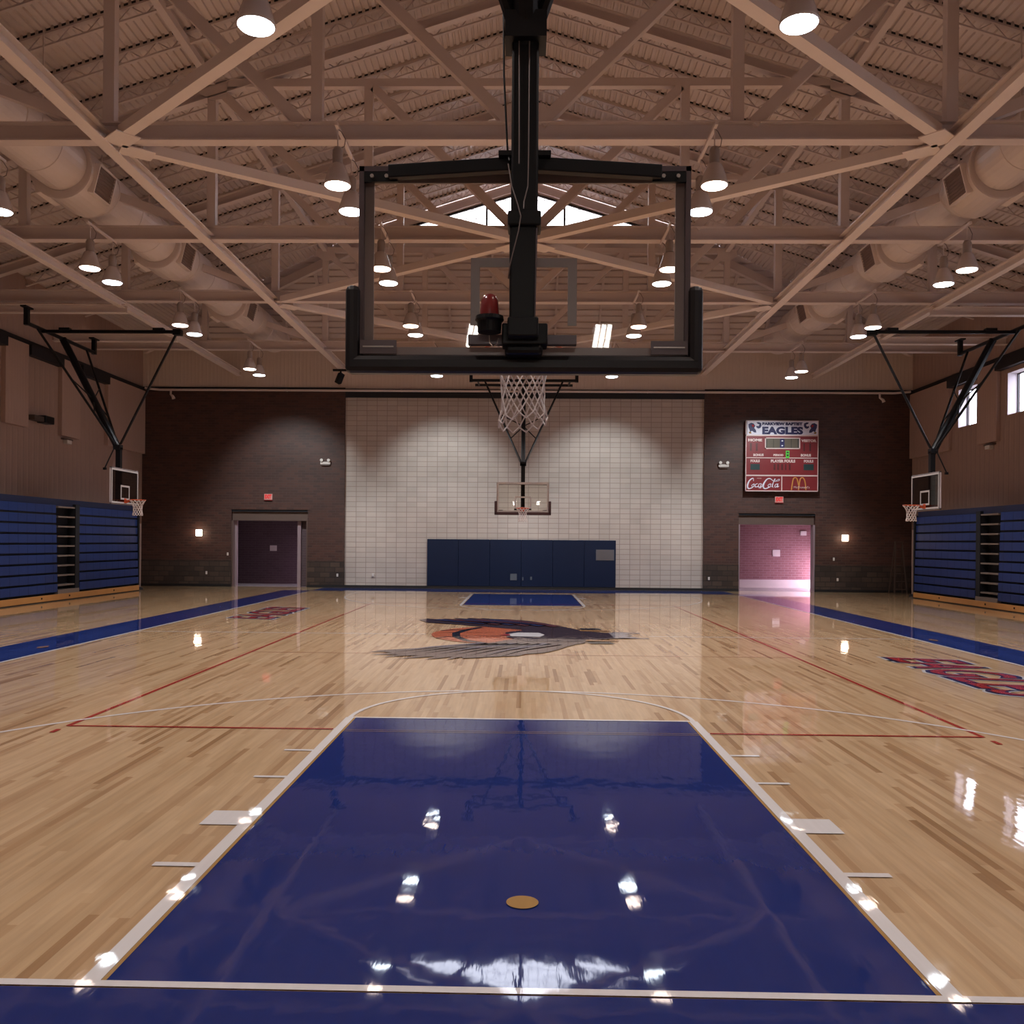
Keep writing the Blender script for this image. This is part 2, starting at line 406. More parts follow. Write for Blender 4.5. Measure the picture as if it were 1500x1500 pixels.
def text_mesh(name, body, size, mtx, mat, parent=None, extrude=0.004, offset=0.0, shear=0.0, spacing=1.0, fit=None, align='CENTER'):
    cu = bpy.data.curves.new(name+'_tmp', 'FONT'); cu.body = body; cu.size = size; cu.extrude = extrude; cu.offset = offset
    cu.shear = shear; cu.space_character = spacing; cu.align_x = align; cu.align_y = 'CENTER'; cu.resolution_u = 3
    t = bpy.data.objects.new(name+'_tmp', cu)
    me = bpy.data.meshes.new_from_object(t)
    bpy.data.objects.remove(t); bpy.data.curves.remove(cu)
    if fit:
        xs = [v.co.x for v in me.vertices]; ys = [v.co.y for v in me.vertices]
        cx, cy = (max(xs)+min(xs))/2, (max(ys)+min(ys))/2
        sx = fit[0]/(max(xs)-min(xs)); sy = fit[1]/(max(ys)-min(ys))
        for v in me.vertices: v.co.x = (v.co.x-cx)*sx; v.co.y = (v.co.y-cy)*sy
    me.transform(mtx)
    if parent is not None:
        p = parent
        while p.parent: p = p.parent
        me.transform(Matrix.Translation(-p.location))
    me.name = name; me.materials.clear(); me.materials.append(mat)
    o = bpy.data.objects.new(name, me); COL.objects.link(o)
    if parent is not None: o.parent = parent
    return o

# ------------------------------------------------------------------ room constants
HX = 15.35          # half width
YF = 32.0           # far wall
YN = -6.0           # wall behind the camera
ZT = 7.9            # top trim of side walls
ZR = 14.75; SL = 0.315
ZE = ZR - SL*HX
YG = 28.0           # gable window plane
XG = 5.55         # half width of the vertical gable at the hip
XW = 4.18; ZW = 14.36   # window half width and apex
def roof_z(x): return ZR - SL*abs(x)
def hip_y(x): return YG if abs(x) <= XG else YG + (YF-YG)*(abs(x)-XG)/(HX-XG)

# ------------------------------------------------------------------ floor and markings
fl = MB().box(-HX-0.4, HX+0.4, YN-0.3, YF+0.3, -0.15, 0.0).build('floor', M['maple'])
struct(fl, 'glossy pale maple strip gym floor with painted court', 'floor')

def strip(pts, w, z=0.0012, closed=False):
    """flat line of width w through 2-D points"""
    mb = MB(); n = len(pts); z *= 2.0
    P = [V((p[0], p[1], 0)) for p in pts]; L = []; R = []
    for i, p in enumerate(P):
        a = P[i-1] if (i > 0 or closed) else None
        b = P[(i+1) % n] if (i < n-1 or closed) else None
        d = V((0,0,0))
        if a is not None: d += (p-a).normalized()
        if b is not None: d += (b-p).normalized()
        d.normalize(); nn = V((-d.y, d.x, 0)); k = 1.0
        if a is not None and b is not None:
            c = nn.dot(V((-(b-p).normalized().y, (b-p).normalized().x, 0))); k = 1/max(c, 0.4)
        L.append(p+nn*w/2*k+V((0,0,z))); R.append(p-nn*w/2*k+V((0,0,z)))
    for i in range(n if closed else n-1):
        j = (i+1) % n; mb.quad(L[i], R[i], R[j], L[j])
    return mb
def arc(cx, cy, r, a0, a1, n=64): return [(cx+r*math.cos(a0+(a1-a0)*i/n), cy+r*math.sin(a0+(a1-a0)*i/n)) for i in range(n+1)]
def flat(pts, z): return MB().poly([(p[0], p[1], z*2.0) for p in pts])

CL = 94*FT; HWL = 1.83; LW = 0.051
def mark(name, mb, mat, label=None):
    o = mb.build(name, mat, fl, fix=False)
    for p in o.data.polygons:
        if p.normal.z < 0: p.flip()
    o.data.update()
    if label: o['label'] = label
    return o
# lanes
mark('painted_lane', flat([(-HWL, 0), (HWL, 0), (HWL, 19*FT), (-HWL, 19*FT)], 0.0010), M['blue_paint'], 'near blue painted free-throw lane')
mark('painted_lane', flat([(-HWL, CL-19*FT), (HWL, CL-19*FT), (HWL, CL), (-HWL, CL)], 0.0010), M['blue_paint'], 'far blue painted free-throw lane')
for (a, b, s, nm) in ((0, 19*FT, 1, 'near'), (CL, CL-19*FT, -1, 'far')):
    # lane border: maple gap line shows between paint and white line on both long sides
    mark('lane_line', strip([(-HWL, a), (-HWL, b)], 0.085, 0.0022), M['white_line'])
    mark('lane_line', strip([(HWL, a), (HWL, b)], 0.085, 0.0022), M['white_line'])
    mark('lane_gap_line', strip([(-HWL+0.055, a), (-HWL+0.055, b-s*0.02)], 0.022, 0.0020), M['tan_dot'])
    mark('lane_gap_line', strip([(HWL-0.055, a), (HWL-0.055, b-s*0.02)], 0.022, 0.0020), M['tan_dot'])
    mark('free_throw_line', strip([(-HWL, b), (HWL, b)], LW, 0.0026), M['white_line'])
    bx = 5.25*FT if s > 0 else CL-5.25*FT
    r = 19.75*FT
    if s > 0:
        pts = [(r, 0.0)] + arc(0, bx, r, 0, PI, 96) + [(-r, 0.0)]
        mark('free_throw_circle', strip(arc(0, b, 1.83, 0, PI, 64), LW, 0.0024), M['white_line'])
    else:
        pts = [(-r, CL)] + arc(0, bx, r, PI, 2*PI, 96) + [(r, CL)]
        mark('free_throw_circle', strip(arc(0, b, 1.83, PI, 2*PI, 64), LW, 0.0024), M['white_line'])
    mark('three_point_line', strip(pts, LW, 0.0018), M['white_line'])
    for sx in (-1, 1):
        for k, (f, w) in enumerate(((17, 0.051), (14, 0.051), (11, 0.051), (7.5, 0.305), (4.6, 0.062))):
            y = f*FT if s > 0 else CL-f*FT
            mark('lane_space_mark', strip([(sx*(HWL+0.04), y), (sx*(HWL+0.30), y)], w, 0.0028), M['white_line'])
    mark('baseline', strip([(-7.9, a), (7.9, a)], LW, 0.0030), M['white_line'])
# sidelines with blue borders
XS = 7.9
for sx in (-1, 1):
    mark('blue_border', flat([(sx*(XS+0.04), -1.2), (sx*(XS+1.12), -1.2), (sx*(XS+1.12), CL+1.25), (sx*(XS+0.04), CL+1.25)], 0.0008), M['blue_paint'])
    mark('sideline', strip([(sx*XS, 0), (sx*XS, CL)], 0.06, 0.0026), M['white_line'])
mark('blue_border', flat([(-XS-0.04, CL+1.0), (XS+0.04, CL+1.0), (XS+0.04, YF-0.15), (-XS-0.04, YF-0.15)], 0.0007), M['blue_paint'])
mark('blue_border', flat([(-XS-0.04, -1.2), (XS+0.04, -1.2), (XS+0.04, -0.03), (-XS-0.04, -0.03)], 0.0007), M['blue_paint'])
# centre line (stops at the emblem) and volleyball court
mark('centre_line', strip([(-XS, CL/2+0.1), (-1.95, CL/2+0.1)], LW, 0.0020), M['white_line'])
mark('centre_line', strip([(2.55, CL/2+0.1), (XS, CL/2+0.1)], LW, 0.0020), M['white_line'])
v0, v1, vx = CL/2-9.144, CL/2+9.144, 4.572
mark('volleyball_line', strip([(-vx, v0), (-HWL-0.05, v0)], 0.045, 0.0032), M['red_line'])
mark('volleyball_line', strip([(HWL+0.05, v0), (vx, v0)], 0.045, 0.0032), M['red_line'])
mark('volleyball_line', strip([(-HWL+0.06, v0-0.02), (HWL-0.06, v0-0.02)], 0.010, 0.0032), M['tan_dot'])
mark('volleyball_line', strip([(-HWL+0.06, v0-0.09), (HWL-0.06, v0-0.09)], 0.010, 0.0032), M['tan_dot'])
mark('volleyball_line', strip([(-vx, v0), (-vx, v1), (vx, v1), (vx, v0)], 0.05, 0.0016), M['red_line'])
for y in (CL/2-3.05, CL/2+3.05):
    mark('attack_line', strip([(-vx, y), (vx, y)], 0.02, 0.0012), M['red_line'])
for sx in (-1, 1):
    mark('service_mark', strip([(sx*vx, v0-0.17), (sx*vx, v0-0.32)], 0.05, 0.0030), M['red_line'])
mark('floor_plate', flat(arc(0.02, 0.93, 0.085, 0, 2*PI, 32)[:-1], 0.0036), M['tan_dot'], 'round tan cover plate set in the blue lane')

# centre emblem: eagle sweeping over a basketball (drawn on the floor)
em = MB().poly([(x, y, 0.0076) for x, y in [(-1.84+1.62*(1-math.cos(a)), 14.5+1.75*math.sin(a)) for a in [2*PI*i/48 for i in range(48)]]])
em = mark('centre_emblem', em, M['ball_orange'], 'painted emblem of a brown eagle over an orange basketball at mid court')
def sub(name, pts, z, mat):
    o = flat(pts, z).build(name, mat, em, fix=False)
    for p in o.data.polygons:
        if p.normal.z < 0: p.flip()
    return o
for pts, w in (([(-1.70, 15.15), (-1.45, 15.32), (-1.1, 15.34)], 0.10), ([(-1.66, 13.62), (-1.5, 13.95), (-1.0, 14.1), (-0.3, 14.15)], 0.07),
               ([(-0.9, 15.95), (-1.18, 15.35), (-1.36, 14.65), (-1.30, 13.95), (-1.05, 13.25), (-0.7, 12.9)], 0.16), ([(-1.7, 14.75), (-0.6, 14.85)], 0.03)):
    o = strip(pts, w, 0.0046).build('ball_seam', M['emblem_black'], em, fix=False)
    for p in o.data.polygons:
        if p.normal.z < 0: p.flip()
far_wing = [(-2.48,17.67),(-2.3,18.01),(-1.95,17.80),(-1.89,18.06),(-1.6,17.9),(-1.68,18.25),(-1.32,18.05),(-1.35,18.35),(-0.98,18.1),(-1.01,18.32),(-0.75,18.1),
            (-0.36,18.02),(-0.1,17.86),(0.19,17.6),(0.53,17.06),(0.85,16.41),(1.15,15.75),(1.34,15.33),(1.38,14.6),(0.6,14.9),(-0.2,15.6),(-0.88,16.12),(-1.28,16.4),(-1.45,16.55),(-1.74,16.71),(-2.19,16.95)]
sub('eagle_wing', far_wing, 0.0050, M['feather'])
near_wing = [(-2.58,11.37),(-2.37,11.43),(-2.19,11.30),(-2.51,10.99),(-2.31,11.04),(-2.05,11.1),(-2.26,10.72),(-2.01,10.89),(-1.70,11.0),(-1.96,10.54),(-1.7,10.7),(-1.42,10.9),
             (-1.54,10.5),(-1.33,10.66),(-1.14,10.86),(-1.2,10.46),(-1.04,10.76),(-0.95,10.86),(-0.97,10.69),(-0.78,10.74),(-0.51,10.9),(-0.05,11.09),(0.06,11.32),(0.35,11.48),(0.49,11.71),
             (0.64,12.0),(0.82,12.47),(0.98,12.8),(1.17,13.06),(1.27,13.5),(1.38,14.7),(0.5,14.2),(-0.2,13.6),(-0.73,12.72),(-1.39,12.39),(-1.78,12.01),(-2.08,11.85),(-2.43,11.65)]
sub('eagle_wing', near_wing, 0.0054, M['feather_grey'])
for i in range(8):      # long flight feathers drawn as darker wedges
    t = i/7
    ax, ay = -2.30+1.75*t, 11.42-0.62*t; bx_, by_ = -0.75+1.35*t, 12.75+0.1*t
    sub('feather_streak', [(ax+0.12, ay+0.02), (ax*0.5+bx_*0.5, ay*0.5+by_*0.5-0.02), (bx_+0.15, by_-0.1), (bx_, by_+0.14), (ax*0.55+bx_*0.45, ay*0.55+by_*0.45+0.17)], 0.0100, M['feather'] if i % 3 else M['emblem_navy'])
for i in range(6):
    t = i/5
    cx_, cy_ = -2.1+1.6*t, 17.55+0.15*t; dx_, dy_ = -0.9+1.6*t, 16.6-0.5*t
    sub('feather_streak', [(cx_, cy_), (dx_, dy_), (dx_+0.2, dy_+0.25), (cx_+0.1, cy_+0.25)], 0.0100, M['eagle_maroon'] if i % 2 else M['emblem_navy'])
sub('eagle_body', [(-0.35,14.9),(0.2,15.6),(0.9,15.7),(1.4,15.2),(1.9,14.9),(1.95,14.0),(1.4,13.6),(0.9,13.2),(0.1,13.2),(-0.3,13.9)], 0.0064, M['feather'])
sub('eagle_head', [(-0.34,14.36),(-0.22,14.62),(-0.08,14.83),(0.35,14.82),(0.46,14.43),(0.36,14.04),(-0.04,14.08),(-0.2,14.10)], 0.0074, M['emblem_white'])
sub('eagle_beak', [(-0.46,14.3),(-0.34,14.5),(-0.24,14.45),(-0.24,14.2)], 0.0078, M['emblem_red'])
sub('eagle_tail', [(1.8,15.05),(2.1,15.0),(2.3,14.9),(2.1,14.72),(2.28,14.55),(2.1,14.35),(2.34,14.05),(2.1,13.95),(1.82,13.9)], 0.0068, M['tail_grey'])
for p, q in (((1.9,15.1),(2.45,14.95)), ((1.9,14.0),(2.5,13.95))):
    strip([p, q], 0.10, 0.0072).build('tail_edge', M['emblem_navy'], em, fix=False)
for s, y in ((1, 15.75), (-1, 13.1)):
    sub('eagle_talon', [(1.2,y+0.10),(1.65,y+0.15),(1.75,y-0.14),(1.3,y-0.16)], 0.0076, M['emblem_black'])
    sub('eagle_leg', [(1.2,y-s*0.28),(1.85,y-s*0.26),(1.85,y-s*0.5),(1.25,y-s*0.5)], 0.0072, M['emblem_gold'])
# team lettering near both sidelines
def floor_word(cx, cy, rot):
    mtx = Matrix.Translation((cx, cy, 0)) @ Matrix.Rotation(rot, 4, 'Z')
    base = None
    for off, z, mt, nm, fx in ((0.075, 0.0030, M['emblem_white'], 'lettering_outline', (4.15, 1.30)), (0.055, 0.0038, M['emblem_navy'], 'lettering_shadow', (4.05, 1.20)), (0.012, 0.0048, M['emblem_red'], 'team_lettering', (3.92, 1.05))):  # white and navy outlines under the red letters
        o = text_mesh(nm, 'EAGLES', 1.3, Matrix.Translation((0,0,z*2.0)) @ mtx, mt, None, extrude=0.0, offset=off, shear=0.35, fit=fx)
        o.parent = fl
    o = MB()
    return
floor_word(6.62, 9.45, -PI/2)
floor_word(-6.52, 19.4, PI/2)
# small diamond plates in the blue border
for x, y in ((8.2, 14.28), (-8.3, 11.6)):
    mark('floor_plate', flat([(x-0.09, y), (x, y-0.2), (x+0.09, y), (x, y+0.2)], 0.0036), M['emblem_gold'])

# ------------------------------------------------------------------ walls with openings
def wall_grid(mb, axis, c0, c1, us, zs, holes):
    """solid slab between planes c0,c1 with rectangular holes (u0,u1,z0,z1)"""
    us = sorted(set(us+[h[0] for h in holes]+[h[1] for h in holes])); zs = sorted(set(zs+[h[2] for h in holes]+[h[3] for h in holes]))
    for i in range(len(us)-1):
        run = None
        for j in range(len(zs)-1):
            um, zm = (us[i]+us[i+1])/2, (zs[j]+zs[j+1])/2
            if any(h[0] < um < h[1] and h[2] < zm < h[3] for h in holes):
                if run: _cell(mb, axis, c0, c1, us[i], us[i+1], *run)
                run = None
            else: run = (run[0], zs[j+1]) if run else (zs[j], zs[j+1])
        if run: _cell(mb, axis, c0, c1, us[i], us[i+1], *run)
    return mb
def _cell(mb, axis, c0, c1, u0, u1, z0, z1):
    if axis == 'X': mb.box(c0, c1, u0, u1, z0, z1)
    else: mb.box(u0, u1, c0, c1, z0, z1)

# far wall: pale block centre (slightly recessed) between two dark brick bays
XB = 7.16
o = MB().box(-XB-0.4, XB+0.4, YF+0.08, YF+0.4, 0, ZT).build('wall_far_centre', M['block'])
struct(o, 'pale beige block wall at the far end between brick bays', 'wall')
doors = {-1: (-11.72, -8.64), 1: (8.55, 11.57)}
for sx, nm in ((-1, 'left'), (1, 'right')):
    d = doors[sx]; a, b = (-HX-0.4, -XB) if sx < 0 else (XB, HX+0.4)
    mb = wall_grid(MB(), 'Y', YF, YF+0.4, [a, b], [1.06, ZT], [(d[0], d[1], 0.0, 3.1)])
    o = mb.build('wall_far_'+nm, M['brick']); struct(o, 'dark brown brick bay of the far wall, %s of the pale block wall' % nm, 'wall')
    mb = MB()
    for u0, u1 in ((a, d[0]), (d[1], b)): mb.box(u0, u1, YF-0.02, YF+0.38, 0.0, 1.06)
    mb.build('stone_base', M['stone'], o)
    MB().box(d[0]-0.1, d[1]+0.1, YF-0.012, YF+0.02, 3.1, 3.32).build('soldier_course', M['brick'], o)
# sheet metal end wall between top trim and roof
mb = MB().box(-HX, HX, YF, YF+0.3, ZT, ZE+0.6)
struct(mb.build('wall_far_upper', M['gable_sheet']), 'beige ribbed sheet strip above the far wall under the roof', 'wall')
mb = MB().box(-XB, XB, YF-0.02, YF+0.1, 7.62, 7.9)
struct(mb.build('trim_1', M['dark_trim']), 'black band along the top of the pale block wall', 'trim')
mb = MB()
mb.box(-HX, -XB, YF-0.06, YF, 7.88, 8.0); mb.box(XB, HX, YF-0.06, YF, 7.88, 8.0); mb.box(-XB, XB, YF-0.06, YF, 7.9, 7.96)
struct(mb.build('trim_2', M['dark_trim']), 'thin dark ledge across the top of the far brick bays', 'trim')
mb = MB()
for a, b in ((-HX, doors[-1][0]), (doors[-1][1], doors[1][0]), (doors[1][1], HX)): mb.box(a, b, YF-0.045, YF+0.08, 0, 0.105)
struct(mb.build('baseboard_far', M['black_base']), 'black rubber baseboard along the far wall', 'baseboard')
# wall behind the camera
mb = MB().prism([(-HX-0.4, YN, 0), (HX+0.4, YN, 0), (HX+0.4, YN, ZE), (0, YN, ZR+0.5), (-HX-0.4, YN, ZE)], (0, -0.3, 0))
struct(mb.build('wall_near', M['block']), 'plain wall behind the camera end of the court', 'wall')

# side walls
win_r = [(26.87-3.22*k, 28.27-3.22*k if k == 0 else 28.26-3.22*k, 6.05, 7.38) for k in range(0, 10)]
for sx, nm in ((-1, 'left'), (1, 'right')):
    holes = win_r if sx > 0 else []
    c0, c1 = (sx*HX, sx*(HX+0.4))
    mb = wall_grid(MB(), 'X', min(c0, c1), max(c0, c1), [YN, YF+0.4], [0.0, ZE+0.35], holes)
    o = mb.build('wall_'+nm, M['wall_side'])
    struct(o, 'beige ribbed side wall above the blue bleachers on the %s' % nm, 'wall')
    mb = MB().box(sx*HX, sx*(HX-0.10), YN, YF, 7.84, 7.97)
    struct(mb.build('trim_%d' % (4 if sx < 0 else 3), M['dark_trim']), 'dark rail along the top of the %s side wall' % nm, 'trim')
    # acoustic panels between the bays and dark blinds boxes at the top of each bay
    spans = [(28.72, 31.95, 5.3, 7.82)] + [(25.45-3.22*k, 26.68-3.22*k, 5.28, 7.82) for k in range(3)]
    for k, (y0, y1, z0, z1) in enumerate(spans):
        p = MB().box(sx*HX, sx*(HX-0.14), y0, y1, z0, z1).build('acoustic_panel', M['wall_panel'], bevel=0.01)
        which = ('wide panel nearest the far corner', 'second panel from the far corner', 'third panel from the far corner', 'fourth panel from the far corner')[k]
        tag(p, 'beige sound panel high on the %s side wall, %s' % (nm, which), 'acoustic panel', 'acoustic panels on the side walls')
    for k, (y0, y1) in enumerate([(26.70, 28.70), (23.48, 25.43), (20.26, 22.21)]):
        p = MB().box(sx*HX, sx*(HX-0.22), y0, y1, 7.52, 7.84).build('blind_box', M['dark_trim'])
        tag(p, 'dark box under the top rail of the %s side wall, %s' % (nm, ('nearest the far corner', 'second from the far corner', 'third from the far corner')[k]), 'blind box', 'dark boxes under the side wall rails')

# windows in the right wall
for k, (y0, y1, z0, z1) in enumerate(win_r[:4]):
    w = thing('window_%d' % (k+2), (HX+0.3, (y0+y1)/2, z0), 'bright window high in the right side wall, %s from the far corner' % ('first', 'second', 'third', 'fourth')[k], 'window', kind='structure')
    x0, x1 = HX+0.30, HX+0.36
    f = MB()
    for a, b, c, d in ((y0, y1, z0, z0+0.04), (y0, y1, z1-0.04, z1), (y0, y0+0.04, z0, z1), (y1-0.04, y1, z0, z1), ((y0+y1)/2-0.02, (y0+y1)/2+0.02, z0, z1)): f.box(x0, x1, a, b, c, d)
    f.build('window_frame', M['window_frame'], w)
    MB().box(x0+0.025, x0+0.035, y0+0.03, y1-0.03, z0+0.03, z1-0.03).build('pane', M['glass_win'], w)
    r = MB()
    r.box(HX+0.002, HX+0.30, y0, y0+0.006, z0, z1); r.box(HX+0.002, HX+0.30, y1-0.006, y1, z0, z1)
    r.box(HX+0.002, HX+0.30, y0, y1, z1-0.006, z1); r.box(HX+0.002, HX+0.30, y0, y1, z0, z0+0.006)
    r.build('reveal', M['reveal'], w)

# gable window over the far end
zb = roof_z(XG); zw = 13.04
def win_z(x): return ZW-(ZW-zw)*abs(x)/XW
w = thing('window_1', (0, YG+0.1, zw), 'wide triangular gable window above the far end of the roof', 'window', kind='structure')
f = MB()
f.beam((-XW, YG+0.1, zw+0.02), (0, YG+0.1, ZW-0.03), 0.08, 0.07); f.beam((0, YG+0.1, ZW-0.03), (XW, YG+0.1, zw+0.02), 0.08, 0.07)
f.box(-XW, XW, YG+0.06, YG+0.14, zw-0.03, zw+0.02)
for x in (-3.85, -1.38, 1.38, 3.85): f.box(x-0.03, x+0.03, YG+0.06, YG+0.14, zw, win_z(x))
f.build('window_frame', M['window_frame'], w)
g = MB()
x = -XW+0.35
while x < XW: g.box(x-0.008, x+0.008, YG+0.09, YG+0.11, zw, win_z(x)-0.02); x += 0.345
z = zw+0.33
while z < ZW-0.1:
    xx = XW*(ZW-z)/(ZW-zw); g.box(-xx, xx, YG+0.09, YG+0.11, z-0.008, z+0.008); z += 0.33
g.build('muntin', M['muntin'], w)
MB().poly([(-XW, YG+0.12, zw), (XW, YG+0.12, zw), (0, YG+0.12, ZW)]).build('pane', M['glass_win'], w)
mb = MB()
for s_ in (-1, 1):
    mb.prism([(0, YG+0.06, ZW), (0, YG+0.06, ZR+0.02), (s_*XG, YG+0.06, roof_z(XG)+0.02), (s_*XG, YG+0.06, zw-0.05), (s_*XW, YG+0.06, zw-0.05), (s_*XW, YG+0.06, zw)], (0, 0.1, 0))
struct(mb.build('wall_gable', M['gable_sheet']), 'cream sheet surround of the gable window', 'wall')

# ------------------------------------------------------------------ ceiling deck (fluted)
def deck_side(sx):
    mb = MB(); pitch = 0.152; x = 0.0; prof = []
    while x < HX:
        for dx, dz in ((0.0, 0.0), (0.08, 0.0), (0.092, 0.04), (0.14, 0.04)): prof.append((min(x+dx, HX), dz))
        x += pitch
    prof.append((HX, 0.0))
    for (xa, za), (xb, zb_) in zip(prof[:-1], prof[1:]):
        if xb <= xa: continue
        A = (sx*xa, YN, roof_z(xa)+za); B = (sx*xb, YN, roof_z(xb)+zb_)
        mb.quad(A, B, (sx*xb, hip_y(xb), roof_z(xb)+zb_), (sx*xa, hip_y(xa), roof_z(xa)+za))
    return mb
for sx, nm in ((-1, 'left'), (1, 'right')):
    struct(deck_side(sx).build('ceiling_'+nm, M['deck'], fix=False), 'cream fluted metal roof deck sloping down to the %s side wall' % nm, 'ceiling')
mb = MB(); n = 17; prof = []
for i in range(n):
    t0 = i/n; t1 = (i+0.5)/n; t2 = (i+0.55)/n; t3 = (i+0.95)/n
    prof += [(t0, 0), (t1, 0), (t2, 0.05), (t3, 0.05)]
prof.append((1, 0))
for (ta, za), (tb, zc) in zip(prof[:-1], prof[1:]):
    def P(t, dz, s): return (s*(XG+(HX-XG)*t), YG+(YF-YG)*t+dz*0.6, zb+(ZE-zb)*t+dz)
    mb.quad(P(ta, za, -1), P(ta, za, 1), P(tb, zc, 1), P(tb, zc, -1))
struct(mb.build('ceiling_far', M['deck'], fix=False), 'cream fluted roof deck sloping down to the far wall below the gable window', 'ceiling')
# outer roof skin so no daylight leaks in
mb = MB()
for sx in (-1, 1):
    mb.poly([(0, YN-0.3, ZR+0.55), (sx*(HX+0.6), YN-0.3, ZE+0.4), (sx*(HX+0.6), YF+0.6, ZE+0.4), (sx*XG, YG+0.05, zb+0.14), (0, YG+0.05, ZR+0.55)])
mb.poly([(-XG, YG+0.17, zb+0.12), (XG, YG+0.17, zb+0.12), (HX+0.6, YF+0.6, ZE+0.3), (-HX-0.6, YF+0.6, ZE+0.3)])
struct(mb.build('ceiling_outer', M['deck'], fix=False), 'outer skin of the roof above the deck', 'ceiling')

# ------------------------------------------------------------------ roof joists
ordn = ['first','second','third','fourth','fifth','sixth','seventh','eighth','ninth','tenth','eleventh','twelfth','thirteenth','fourteenth','fifteenth','sixteenth','seventeenth','eighteenth','nineteenth','twentieth']
def side_joist(sx, y, k):
    side = 'left' if sx < 0 else 'right'
    t = thing('roof_joist', (sx*HX, y, ZE-0.2), 'cream open-web joist on the %s roof slope, %s row from the gable window' % (side, ordn[k]), 'roof joist', 'roof joists on the %s slope' % side)
    x0, x1 = sx*0.12, sx*(HX-0.02); dz = -0.055; D = 0.24
    a = V((x0, y, roof_z(x0)+dz)); b = V((x1, y, roof_z(x1)+dz))
    MB().beam(a, b, 0.11, 0.05).build('top_chord', M['joist'], t)
    a2, b2 = a-V((0,0,D)), b-V((0,0,D))
    MB().beam(a2, b2, 0.07, 0.035).build('bottom_chord', M['joist'], t)
    w = MB(); n = 26
    for i in range(n):
        p = a.lerp(b, i/n); q = a2.lerp(b2, (i+0.5)/n); r = a.lerp(b, (i+1)/n)
        w.beam(p, q, 0.018, 0.018); w.beam(q, r, 0.018, 0.018)
    w.build('web', M['joist'], t, fix=False)
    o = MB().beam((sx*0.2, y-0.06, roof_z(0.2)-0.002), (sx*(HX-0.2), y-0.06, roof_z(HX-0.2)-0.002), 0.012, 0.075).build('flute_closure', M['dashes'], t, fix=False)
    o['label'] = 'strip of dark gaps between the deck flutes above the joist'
    return t
js = [14.79+1.24*k for k in range(-4, 11)]
js = [y for y in js if y < 27.6]
for sx in (-1, 1):
    for k, y in enumerate(reversed(js)): side_joist(sx, y, k)
# joists under the far hip slope, running down to the far wall
for k, x in enumerate([-12.6, -11.0, -9.4, -7.8, -6.2, -4.6, -2.9, -1.2, 1.2, 2.9, 4.6, 6.2, 7.8, 9.4, 11.0, 12.6]):
    s_ = max(0.0, (abs(x)-XG)/(HX-XG)); y0 = YG+(YF-YG)*s_+0.15
    def hz(y): return zb+(ZE-zb)*(y-YG)/(YF-YG)
    t = thing('hip_joist', (x, YF, ZE-0.2), 'cream sloping joist below the far gable window, %s from the left' % ordn[k], 'roof joist', 'joists of the far roof slope')
    a = V((x, y0, hz(y0)-0.06)); b = V((x, YF-0.05, hz(YF-0.05)-0.06)); dn = V((0, -0.16, -0.2))
    MB().beam(a, b, 0.08, 0.05).build('top_chord', M['joist'], t); MB().beam(a+dn, b+dn*0.9, 0.05, 0.035).build('bottom_chord', M['joist'], t)
# hip girders
for sx, nm in ((-1, 'left'), (1, 'right')):
    t = MB().beam((sx*XG, YG+0.05, zb-0.46), (sx*(HX-0.1), YF-0.1, ZE-0.46), 0.16, 0.3).build('hip_girder', M['steel'])
    tag(t, 'cream steel hip girder running down from the gable window to the far %s corner' % nm, 'roof girder', 'hip girders')

# ------------------------------------------------------------------ trusses
YT = [5.0, 11.4, 16.4, 21.6, 28.0]
ZB0, ZB1, ZC = 8.65, 8.97, 12.2
def truss(y, nm):
    t = thing('roof_truss', (0, y, ZB0), nm, 'truss', 'cream steel roof trusses')
    zc = (ZB0+ZB1)/2
    MB().ibeam((-HX, y, zc), (HX, y, zc), 0.24, ZB1-ZB0).build('bottom_chord', M['steel'], t)
    for sx in (-1, 1):
        if y < 27: MB().ibeam((0, y, ZR-0.50), (sx*HX, y, ZE-0.50), 0.2, 0.26).build('top_chord', M['steel'], t)
        else: MB().beam((0, y, ZR-0.20), (sx*XG, y, roof_z(XG)-0.20), 0.1, 0.26).build('top_chord', M['steel'], t)
        for x in (3.55, 7.1, 11.4):
            ztop = ZC if x < 8 else (roof_z(x)-0.62 if y < 27 else 10.4)
            MB().beam((sx*x, y, ZB1), (sx*x, y, ztop), 0.19, 0.17).build('post', M['steel'], t)
        MB().beam((sx*0.25, y, ZB1-0.02), (sx*3.45, y, ZC-0.1), 0.17, 0.19).build('diagonal', M['steel'], t)
        MB().beam((sx*3.8, y, ZB1-0.02), (sx*7.0, y, ZC-0.1), 0.17, 0.19).build('diagonal', M['steel'], t)
        MB().beam((sx*7.35, y, ZB1-0.02), (sx*11.3, y, min(roof_z(11.4)-0.75, 10.3 if y > 27 else 99)), 0.17, 0.19).build('diagonal', M['steel'], t)
        MB().prism([(sx*6.75, y-0.1, ZC-0.35), (sx*7.1, y-0.1, ZC-0.42), (sx*7.45, y-0.1, ZC-0.2), (sx*7.4, y-0.1, ZC+0.02), (sx*6.75, y-0.1, ZC+0.1)], (0, 0.02, 0)).build('gusset_plate', M['steel'], t)
    MB().beam((0, y, ZB1), (0, y, ZR-0.6 if y < 27 else ZC), 0.19, 0.17).build('post', M['steel'], t)
    MB().beam((-7.1, y, ZC), (7.1, y, ZC), 0.16, 0.18).build('collar_tie', M['steel'], t)
    MB().prism([(-0.45, y-0.1, ZB1), (0.45, y-0.1, ZB1), (0.3, y-0.1, ZB1+0.3), (-0.3, y-0.1, ZB1+0.3)], (0, 0.02, 0)).build('gusset_plate', M['steel'], t)
    return t
